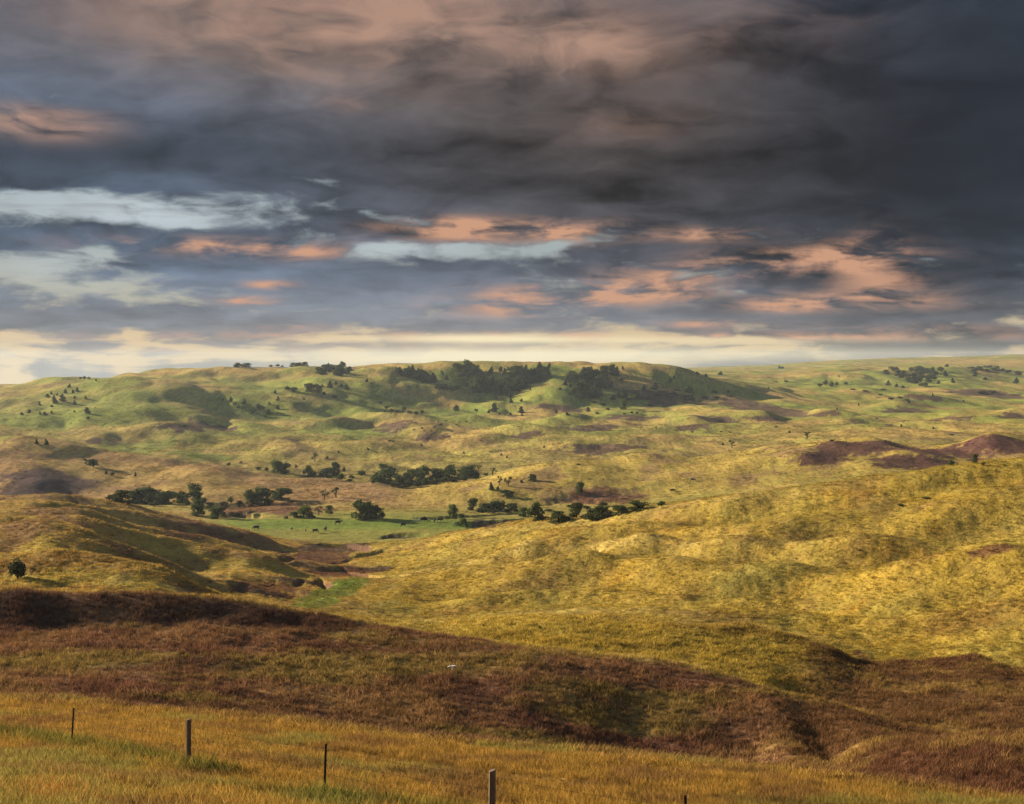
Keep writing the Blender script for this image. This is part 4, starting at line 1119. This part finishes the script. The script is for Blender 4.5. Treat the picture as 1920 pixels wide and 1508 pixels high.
# ------------------------------------------------------------------ cattle
def make_cow(grazing):
    bm = bmesh.new()
    V, E, Rr = [], [], []

    def chain(pts, rad, start=None):
        prev = start
        for p, r in zip(pts, rad):
            V.append(p); Rr.append(r)
            if prev is not None: E.append((prev, len(V) - 1))
            prev = len(V) - 1
        return prev
    chain([(-1.0, 0, 1.12), (-0.6, 0, 1.08), (0.0, 0, 0.98), (0.55, 0, 1.04), (0.85, 0, 1.14)], [(.27, .30), (.36, .38), (.40, .43), (.36, .42), (.26, .32)])
    if grazing:
        h = chain([(1.12, 0, 0.98), (1.34, 0, 0.66), (1.48, 0, 0.34), (1.56, 0, 0.12)], [(.19, .22), (.15, .17), (.14, .16), (.085, .09)], 4)
        ear = h - 1
    else:
        h = chain([(1.14, 0, 1.28), (1.36, 0, 1.42), (1.58, 0, 1.34), (1.78, 0, 1.20)], [(.19, .22), (.15, .17), (.14, .16), (.085, .09)], 4)
        ear = h - 2
    for s in (-1, 1):
        e0 = V[ear]
        chain([(e0[0] - 0.03, s * 0.15, e0[2] + 0.04), (e0[0] - 0.06, s * 0.30, e0[2] + 0.02)], [(.05, .03), (.04, .02)], ear)
        st = 0.08 if s > 0 else -0.06
        chain([(-0.82, s * 0.20, 0.86), (-0.78 + st, s * 0.22, 0.62), (-0.92 + st, s * 0.22, 0.36), (-0.88 + st, s * 0.22, 0.06), (-0.82 + st, s * 0.22, 0.0)], [(.18, .15), (.12, .10), (.075, .07), (.06, .06), (.07, .06)], 1)
        chain([(0.55, s * 0.20, 0.78), (0.57 - st, s * 0.21, 0.50), (0.55 - st, s * 0.21, 0.28), (0.55 - st, s * 0.21, 0.06), (0.60 - st, s * 0.21, 0.0)], [(.16, .14), (.085, .08), (.07, .07), (.055, .055), (.07, .06)], 3)
    chain([(-1.26, 0, 1.14), (-1.33, 0, 0.80), (-1.31, 0, 0.45)], [(.05, .05), (.025, .025), (.05, .05)], 0)
    me = bpy.data.meshes.new('cow_skeleton')
    me.from_pydata(V, E, [])
    o = bpy.data.objects.new('cow_tmp', me); COL.objects.link(o)
    o.modifiers.new('skin', 'SKIN')
    for i, r in enumerate(Rr):
        me.skin_vertices[0].data[i].radius = r
    me.skin_vertices[0].data[2].use_root = True
    sb = o.modifiers.new('sub', 'SUBSURF'); sb.levels = 1; sb.render_levels = 1
    dg = bpy.context.evaluated_depsgraph_get()
    res = bpy.data.meshes.new_from_object(o.evaluated_get(dg))
    res.name = 'cow_grazing' if grazing else 'cow_standing'
    bpy.data.objects.remove(o)
    res.materials.clear(); res.materials.append(M_HIDE)
    res.polygons.foreach_set('use_smooth', np.ones(len(res.polygons), bool))
    return res


COW_G, COW_S = make_cow(True), make_cow(False)


def cow(x, y, rz, graze, label, group, s=1.0):
    p = ray_hit(x, y)
    o = bpy.data.objects.new('cow' if s > 0.8 else 'calf', COW_G if graze else COW_S)
    COL.objects.link(o)
    o.location = (p.x, p.y, p.z - 0.02); o.rotation_euler = (0, 0, math.radians(rz)); o.scale = (s, s, s)
    tag(o, label, 'cow' if s > 0.8 else 'calf', group)


G1, G2, G3 = 'cattle on the meadow', 'herd on the far mounds', 'cattle scattered on the right'
cow(480, 994, 170, True, 'black cow grazing alone at the left end of the meadow', G1)
cow(547, 995, 80, False, 'black calf left of the other calf on the meadow', G1, 0.62)
cow(573, 997, 100, True, 'black calf just left of the nearest standing cow', G1, 0.62)
cow(591, 1000, 50, True, 'black cow nearest to the viewer on the meadow front', G1)
cow(610, 997, 80, False, 'black cow seen end-on right of the nearest cow', G1)
cow(634, 984, 5, False, 'black cow standing broadside in the middle of the green meadow', G1)
cow(689, 974, 15, True, 'black cow in the shade under the meadow-edge trees', G1)
cow(756, 988, 235, True, 'black cow grazing alone left of the feeder', G1)
cow(815, 979, 80, False, 'black animal right beside the white feeder', G1, 0.85)
cow(824, 979, 10, True, 'black animal a little right of the white feeder', G1, 0.85)
FAR = 'black cow in the loose herd grazing on the far mounds'
for i, (x, y, rz, s) in enumerate([(836, 792, 10, 1), (822, 792, 70, .9), (874, 793, 20, 1), (827, 799, 5, 1.1), (815, 803, 170, 1.1), (791, 806, 20, 1), (776, 808, 330, 1), (796, 811, 340, 1), (856, 799, 10, 1), (861, 801, 350, .9), (841, 821, 15, 1.1), (801, 826, 345, 1.1), (731, 830, 5, 1.1), (737, 831, 30, .9)]):
    cow(x, y, rz, i % 3 != 0, FAR, G2, s)
cow(809, 810, 60, False, 'tiny black calf among the far herd', G2, 0.6)
for i, (x, y, rz) in enumerate([(1455, 802, 10), (1644, 787, 170), (1352, 812, 5), (1369, 813, 190), (1298, 813, 20), (1230, 804, 60), (1785, 818, 10), (1560, 830, 330)]):
    cow(x, y, rz, i % 2 == 0, 'black cow dotted over the wide right valley floor', G3)
cow(1261, 924, 10, True, 'black cow on the grassy slope above the flat crest bush', None)
cow(1299, 903, 340, True, 'black cow higher up, right of the other slope cow', None)

# ------------------------------------------------------------------ livestock feeder on the meadow
M_WHITE = simple_mat('white_boards', (0.62, 0.58, 0.52), 0.7, 0.2, 2.0)
M_POST = simple_mat('weathered_wood', (0.16, 0.12, 0.09), 0.9, 0.35, 14.0, 0.05, 0.4)
M_HAY = simple_mat('old_hay', (0.07, 0.05, 0.035), 0.95, 0.4, 5.0, 0.05, 0.8)
M_STEEL = simple_mat('dark_steel', (0.035, 0.026, 0.022), 0.85, 0.3, 8.0, 0.08)


def box_mesh(name, sx, sy, sz, mat, bev=0.01):
    bm = bmesh.new()
    bmesh.ops.create_cube(bm, size=1.0)
    for v in bm.verts: v.co = (v.co.x * sx, v.co.y * sy, v.co.z * sz)
    bmesh.ops.bevel(bm, geom=bm.edges[:], offset=bev, segments=1, affect='EDGES')
    me = bpy.data.meshes.new(name); bm.to_mesh(me); bm.free()
    me.materials.append(mat)
    return me


def part(name, me, parent, loc, rot=(0, 0, 0)):
    o = child(name, me, parent); o.location = loc; o.rotation_euler = rot
    return o


p = ray_hit(792, 978)
fd = tag(empty('cattle_feeder', (p.x, p.y, p.z), math.radians(-3)), 'long livestock feeder with white board rails on the green meadow', 'feeder')
board = box_mesh('feeder_board', 2.7, 0.06, 0.42, M_WHITE)
pst = box_mesh('feeder_post', 0.12, 0.12, 1.7, M_POST)
rail = box_mesh('feeder_rail', 2.0, 0.08, 0.14, M_STEEL)
for dx_, z in ((-1.9, 0.45), (-1.9, 1.15)):
    part('board', board, fd, (dx_, -0.55, z))
for dx_ in (-3.15, -1.9, -0.55, 0.7, 1.8, 2.7):
    part('post', pst, fd, (dx_, -0.47, 0.80)); part('post', pst, fd, (dx_, 0.6, 0.80))
for z in (0.5, 1.05, 1.5):
    part('rail', rail, fd, (1.72, -0.56, z))
bmh = bmesh.new()
bmesh.ops.create_icosphere(bmh, subdivisions=3, radius=1.0)
for v in bmh.verts:
    nn = 1 + 0.22 * math.sin(v.co.x * 7 + v.co.y * 5) * math.cos(v.co.z * 6 + v.co.x * 3)
    v.co = (v.co.x * 1.25 * nn, v.co.y * 0.5 * nn, max(v.co.z, -0.3) * 0.95 * nn)
me_h = bpy.data.meshes.new('hay_heap'); bmh.to_mesh(me_h); bmh.free(); me_h.materials.append(M_HAY)
part('hay', me_h, fd, (0.55, 0.05, 0.72))

# far farm building on the plateau
p = ray_hit(1464, 691)
fm = tag(empty('farm_building', (p.x, p.y, p.z - 0.5), math.radians(5)), 'tiny slate-blue farm building on the distant right plateau', 'building')
s_ = p.y / F
Lb, Hb = 11 * s_, 3.2 * s_
part('wall', box_mesh('farm_wall', Lb, Lb * 0.4, Hb * 0.7, simple_mat('slate_siding', (0.07, 0.10, 0.12)), 0.05), fm, (0, 0, Hb * 0.35))
rv = [(-Lb * .52, -Lb * .22, 0), (Lb * .52, -Lb * .22, 0), (Lb * .52, Lb * .22, 0), (-Lb * .52, Lb * .22, 0), (-Lb * .5, 0, Hb * .45), (Lb * .5, 0, Hb * .45)]
part('roof', new_mesh('farm_roof', rv, [(0, 1, 5, 4), (2, 3, 4, 5), (1, 2, 5), (3, 0, 4), (3, 2, 1, 0)], simple_mat('roofing', (0.05, 0.065, 0.07))), fm, (0, 0, Hb * 0.7))
plant('C', 1461, 691, 6, 4, 'dark pointed tree beside the distant farm building')

# ------------------------------------------------------------------ fence along the verge
fence = tag(empty('wire_fence', (0, 0, 0)), 'barbed wire fence on wooden and thin steel posts along the golden verge', 'fence')


def steel_post(h):
    V, Fc = [], []
    for a, b in (((-0.024, -0.006), (0.024, 0.0)), ((-0.004, 0.0), (0.004, 0.03))):
        k0 = len(V)
        for z in (-0.4, h):
            V += [(a[0], a[1], z), (b[0], a[1], z), (b[0], b[1], z), (a[0], b[1], z)]
        for i in range(4):
            Fc.append((k0 + i, k0 + (i + 1) % 4, k0 + 4 + (i + 1) % 4, k0 + 4 + i))
        Fc.append((k0 + 4, k0 + 5, k0 + 6, k0 + 7))
    return new_mesh('steel_post', V, Fc, M_STEEL)


def wood_post(h, r, seed):
    rs = np.random.default_rng(seed)
    V, Fc = [], []
    n, m_ = 14, 12
    prof = 1 + 0.05 * rs.normal(size=n)
    for j in range(m_ + 1):
        z = -0.4 + (h + 0.4) * j / m_
        for i in range(n):
            a = 6.283 * i / n
            rr = r * prof[i] * (1 + 0.02 * rs.normal()) * (1.04 - 0.08 * j / m_)
            V.append((rr * math.cos(a), rr * math.sin(a), z + (0.015 * math.cos(a) if j == m_ else 0)))
    for j in range(m_):
        for i in range(n):
            Fc.append((j * n + i, j * n + (i + 1) % n, (j + 1) * n + (i + 1) % n, (j + 1) * n + i))
    top = [len(V) + i for i in range(n)]
    for i in range(n):
        x, y, z = V[m_ * n + i]; V.append((x * 0.9, y * 0.9, z + 0.008))
    for i in range(n):
        Fc.append((m_ * n + i, m_ * n + (i + 1) % n, top[(i + 1) % n], top[i]))
    Fc.append(tuple(top))
    return new_mesh('wood_post', V, Fc, M_POST, False)


clip = box_mesh('wire_clip', 0.05, 0.05, 0.02, M_STEEL, 0.004)
FP = []
posts = [(-90, 1362, 1290, 46, 's', .02), (134, 1400, 1328, 41, 's', .055), (353, 1446, 1350, 34, 'w', 0), (608, 1500, 1395, 30, 's', .03), (922, 1566, 1445, 27, 'w', .01), (1288, 1630, 1492, 24, 's', -.02), (1760, 1690, 1535, 21.8, 'w', 0), (2300, 1745, 1575, 20, 's', 0)]
for i, (x, yb, yt, D, kd, lean) in enumerate(posts):
    X = (x - CX) / F * D
    zg = float(height(np.array([X]), np.array([D]))[0])
    zt = -(yt - HY) / F * D
    h = zt - zg
    if kd == 's':
        po = child('steel_post', steel_post(h), fence)
    else:
        po = child('wooden_post', wood_post(h, 0.066, 40 + i), fence)
    po.location = (X, D, zg); po.rotation_euler = (random.uniform(-.02, .02), lean, random.uniform(0, 1) if kd == 'w' else 0.2)
    for wz in (0.28, 0.55, 0.82, 1.06):
        if kd == 's' and wz < h:
            part('wire_clip', clip, po, (0.0, 0.015, wz))
    FP.append((X + lean * h * 0.5, D, zg, h))
for wz in (0.28, 0.55, 0.82, 1.06):
    V, Fc = [], []
    pts = []
    for a, b in zip(FP[:-1], FP[1:]):
        for k in range(8):
            t = k / 8
            pts.append((a[0] + (b[0] - a[0]) * t, a[1] + (b[1] - a[1]) * t - 0.05, (a[2] + min(wz, a[3] - .05)) * (1 - t) + (b[2] + min(wz, b[3] - .05)) * t - 0.05 * 4 * t * (1 - t)))
    tube_into(V, Fc, pts, [0.0022] * len(pts), 4)
    for j in range(0, len(pts) - 1):                 # barbs
        a, b = Vector(pts[j]), Vector(pts[j + 1])
        for k in range(4):
            q = a.lerp(b, k / 4)
            tube_into(V, Fc, [q + Vector((0.01, 0, -0.012)), q + Vector((-0.01, 0, 0.014))], [0.0016, 0.0016], 3)
    child('wire', new_mesh('barbed_wire', V, Fc, M_STEEL), fence)


# ------------------------------------------------------------------ white bird over the brown field
def make_bird():
    V, E, Rr = [(-0.02, 0, 0), (0.10, 0, 0.01), (0.20, 0, 0.02), (0.27, 0, 0.02), (-0.16, 0, -0.01), (-0.30, 0, -0.03)], [(0, 1), (1, 2), (2, 3), (0, 4), (4, 5)], [(.06, .055), (.06, .055), (.035, .035), (.015, .012), (.04, .03), (.05, .01)]
    for s in (-1, 1):
        k0 = len(V)
        V += [(0.10, s * 0.14, 0.05), (0.12, s * 0.32, 0.07), (0.02, s * 0.55, 0.03)]
        Rr += [(.07, .014), (.06, .010), (.025, .006)]
        E += [(1, k0), (k0, k0 + 1), (k0 + 1, k0 + 2)]
    me = bpy.data.meshes.new('bird_skeleton'); me.from_pydata(V, E, [])
    o = bpy.data.objects.new('bird_tmp', me); COL.objects.link(o)
    o.modifiers.new('skin', 'SKIN')
    for i, r in enumerate(Rr): me.skin_vertices[0].data[i].radius = r
    me.skin_vertices[0].data[0].use_root = True
    sb = o.modifiers.new('sub', 'SUBSURF'); sb.levels = 1; sb.render_levels = 1
    res = bpy.data.meshes.new_from_object(o.evaluated_get(bpy.context.evaluated_depsgraph_get()))
    res.name = 'bird'; bpy.data.objects.remove(o)
    res.materials.clear(); res.materials.append(simple_mat('white_plumage', (0.88, 0.87, 0.84), 0.7, 0.05))
    res.polygons.foreach_set('use_smooth', np.ones(len(res.polygons), bool))
    return res


D = 78.0
bird = bpy.data.objects.new('bird', make_bird()); COL.objects.link(bird)
bird.location = ((848 - CX) / F * D, D, -(1251 - HY) / F * D)
bird.rotation_euler = (math.radians(-10), math.radians(-50), math.radians(82)); bird.scale = (0.5, 0.5, 0.5)
tag(bird, 'small white bird with spread wings low over the brown field', 'bird')


# ------------------------------------------------------------------ grass
def tuft_mesh(name, seed, blades, h, spread, width, droop=0.25):
    rs = np.random.default_rng(seed)
    V, Fc, tone = [], [], []
    for _ in range(blades):
        an = rs.uniform(0, 6.283); r = spread * math.sqrt(rs.random())
        x, y = r * math.cos(an), r * math.sin(an)
        hh = h * rs.uniform(0.45, 1.15)
        la = rs.uniform(0, 6.283) if rs.random() < 0.5 else rs.normal(0.2, 0.6)      # some lean with the wind, to the right
        ln = hh * rs.uniform(0.05, droop * 2)
        wa = rs.uniform(0, 3.1416); wx, wy = width * math.cos(wa), width * math.sin(wa)
        tn = rs.uniform(0.35, 1.4)
        k0 = len(V)
        for t, ws in ((0, 1.0), (0.55, 0.8), (1.0, 0.0)):
            cx_, cy_, cz_ = x + math.cos(la) * ln * t * t, y + math.sin(la) * ln * t * t, hh * t * (1 - 0.12 * t) - 0.02
            if ws > 0:
                V += [(cx_ - wx * ws, cy_ - wy * ws, cz_), (cx_ + wx * ws, cy_ + wy * ws, cz_)]; tone += [tn * (0.8 + .2 * t)] * 2
            else:
                V.append((cx_, cy_, cz_)); tone.append(tn * 1.15)
        Fc += [(k0, k0 + 1, k0 + 3, k0 + 2), (k0 + 2, k0 + 3, k0 + 4)]
    me = new_mesh(name, V, Fc, M_GRASS)
    a = me.attributes.new('tone', 'FLOAT', 'POINT'); a.data.foreach_set('value', np.array(tone, np.float32))
    return me


def tuft_set(name, n, seed, *args):
    c = bpy.data.collections.new(name)
    for i in range(n):
        c.objects.link(bpy.data.objects.new(name + '_tuft', tuft_mesh(name, seed + i, *args)))
    return c


def scatter(name, label, cat, coll, X, Y, scl, cols):
    Z = height(X, Y)
    me = bpy.data.meshes.new(name)
    me.vertices.add(len(X)); me.vertices.foreach_set('co', np.stack([X, Y, Z], 1).astype(np.float32).ravel())
    a = me.attributes.new('veg', 'FLOAT_COLOR', 'POINT')
    a.data.foreach_set('color', np.concatenate([cols, np.ones((len(cols), 1))], 1).astype(np.float32).ravel())
    a = me.attributes.new('scl', 'FLOAT', 'POINT'); a.data.foreach_set('value', scl.astype(np.float32))
    a = me.attributes.new('rot', 'FLOAT_VECTOR', 'POINT')
    rv_ = np.zeros((len(X), 3), np.float32); rv_[:, 2] = RNG.uniform(-0.5, 0.5, len(X)) + (RNG.random(len(X)) < 0.5) * 3.1416
    a.data.foreach_set('vector', rv_.ravel())
    o = bpy.data.objects.new(name, me); COL.objects.link(o)
    ng = bpy.data.node_groups.new(name + '_nodes', 'GeometryNodeTree')
    ng.interface.new_socket('Geometry', in_out='INPUT', socket_type='NodeSocketGeometry')
    ng.interface.new_socket('Geometry', in_out='OUTPUT', socket_type='NodeSocketGeometry')
    N = ng.nodes; Lk = ng.links
    gi = N.new('NodeGroupInput'); go = N.new('NodeGroupOutput')
    ip = N.new('GeometryNodeInstanceOnPoints'); ci = N.new('GeometryNodeCollectionInfo')
    ci.inputs['Collection'].default_value = coll; ci.inputs['Separate Children'].default_value = True; ci.inputs['Reset Children'].default_value = True
    ip.inputs['Pick Instance'].default_value = True
    na = N.new('GeometryNodeInputNamedAttribute'); na.data_type = 'FLOAT'; na.inputs['Name'].default_value = 'scl'
    nr = N.new('GeometryNodeInputNamedAttribute'); nr.data_type = 'FLOAT_VECTOR'; nr.inputs['Name'].default_value = 'rot'
    Lk.new(gi.outputs[0], ip.inputs['Points']); Lk.new(ci.outputs[0], ip.inputs['Instance'])
    Lk.new(na.outputs[0], ip.inputs['Scale']); Lk.new(nr.outputs[0], ip.inputs['Rotation'])
    Lk.new(ip.outputs[0], go.inputs[0])
    md = o.modifiers.new('scatter', 'NODES'); md.node_group = ng
    o['kind'] = 'stuff'; tag(o, label, cat)
    return o


def fan_points(n, d0, d1, umax, power=1.0):
    D_ = d0 * (d1 / d0) ** RNG.random(n) if power == 0 else d0 + (d1 - d0) * RNG.random(n)
    U_ = RNG.uniform(-umax, umax, n)
    return U_ * D_, D_


# verge: tall golden grass
X, Y = fan_points(62000, 15, 64, 0.47)
ve = verge_edge(X, Y) + 3.0 * fbm(X / 5, Y / 7, 3, 25) + 2.5 * fbm(X / 22, Y / 30, 4, 23)
k_ = Y < ve + RNG.normal(0, 1.3, len(X))
X, Y = X[k_], Y[k_]
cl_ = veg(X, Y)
cl_ = cl_ * RNG.uniform(0.65, 1.2, (len(X), 1))
px_ = CX + F * X / Y
py_ = HY - F * height(X, Y) / Y
scl = RNG.uniform(0.5, 1.35, len(X)) * (1 + 0.25 * fbm(X / 2.2, Y / 3, 2, 81))
# greener taller grass along the fence line, a trodden strip beyond it
fl = np.interp(px_, [q[0] for q in posts], [q[3] for q in posts])
gr = np.exp(-((Y - fl) / 2.2) ** 2) * sst(-0.25, 0.3, fbm(X / 4, Y / 2, 2, 83) + 0.25 * sst(700, 200, px_))
cl_ = cl_ * (1 - 0.8 * gr[:, None]) + np.array((0.13, 0.15, 0.035)) * 0.8 * gr[:, None]
scl *= 1 + 0.7 * gr
st_ = np.exp(-((Y - (fl + (verge_edge(X, Y) - fl) * 0.52)) / 0.9) ** 2) * sst(380, 600, px_)
cl_ = cl_ * (1 - 0.62 * st_[:, None]) + np.array((0.16, 0.09, 0.035)) * 0.62 * st_[:, None]
scl *= 1 - 0.4 * st_
ob_ = np.exp(-((px_ - 90) / 90) ** 2 - ((py_ - 1492) / 22) ** 2)[:, None] * (RNG.random((len(X), 1)) < 0.6)
cl_ = cl_ * (1 - ob_) + np.array((0.45, 0.22, 0.06)) * ob_
T1 = tuft_set('golden_grass', 6, 900, 26, 0.24, 0.17, 0.005)
scatter('golden_grass', 'tall golden grass of the verge around the fence', 'grass', T1, X, Y, scl, cl_)
# brown field
X, Y = fan_points(70000, 46, 118, 0.44)
k_ = (Y > verge_edge(X, Y) - 2.5 + 3.0 * fbm(X / 5, Y / 7, 3, 25) + 2.5 * fbm(X / 22, Y / 30, 4, 23) + RNG.normal(0, 1.2, len(X)))
X, Y = X[k_], Y[k_]
T2 = tuft_set('brown_grass', 5, 930, 22, 0.30, 0.24, 0.010, 0.35)
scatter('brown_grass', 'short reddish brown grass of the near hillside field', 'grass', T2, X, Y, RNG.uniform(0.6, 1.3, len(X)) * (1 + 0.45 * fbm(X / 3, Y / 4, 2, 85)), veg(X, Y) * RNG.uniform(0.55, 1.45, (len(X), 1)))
# yellow hills
X, Y = fan_points(120000, 108, 440, 0.42, 0)
T3 = tuft_set('hill_grass', 5, 960, 24, 0.36, 0.55, 0.028, 0.45)
kd_ = fbm(X / 6, Y / 9, 3, 87)
k_ = kd_ > -0.6
X, Y, kd_ = X[k_], Y[k_], kd_[k_]
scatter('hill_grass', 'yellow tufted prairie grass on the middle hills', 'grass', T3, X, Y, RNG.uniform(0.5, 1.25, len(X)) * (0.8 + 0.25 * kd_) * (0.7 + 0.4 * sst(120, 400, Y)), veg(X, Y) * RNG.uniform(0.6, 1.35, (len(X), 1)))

# far valley floor: coarse tussocks
X, Y = fan_points(90000, 430, 1250, 0.40, 0)
kd_ = fbm(X / 14, Y / 22, 3, 89)
k_ = (kd_ > -0.2) & (meadow(X, Y) < 0.3)
X, Y, kd_ = X[k_], Y[k_], kd_[k_]
T4 = tuft_set('valley_grass', 4, 990, 16, 0.42, 0.75, 0.06, 0.5)
scatter('valley_grass', 'coarse dry tussocks over the far valley floor', 'grass', T4, X, Y, RNG.uniform(0.5, 1.3, len(X)) * (0.9 + 0.6 * kd_) * (0.8 + 0.5 * sst(500, 1200, Y)), veg(X, Y) * 0.9)

# ------------------------------------------------------------------ haze
hz = bpy.data.materials.new('evening_haze'); hz.use_nodes = True
hz.node_tree.nodes.clear()
t = NT(hz.node_tree)
ho = t.node('ShaderNodeOutputMaterial'); pv = t.node('ShaderNodeVolumePrincipled')
pv.inputs['Color'].default_value = (0.62, 0.74, 0.95, 1)
pv.inputs['Density'].default_value = 0.00005
pv.inputs['Anisotropy'].default_value = 0.3
t.l.new(pv.outputs[0], ho.inputs['Volume'])
hzo = bpy.data.objects.new('haze', box_mesh('haze', 19600, 10000, 420, hz, 0.001)); COL.objects.link(hzo)
hzo.location = (0, 4480, -210 + 48)
hzo['kind'] = 'stuff'; tag(hzo, 'thin pale evening haze over the whole valley', 'haze')
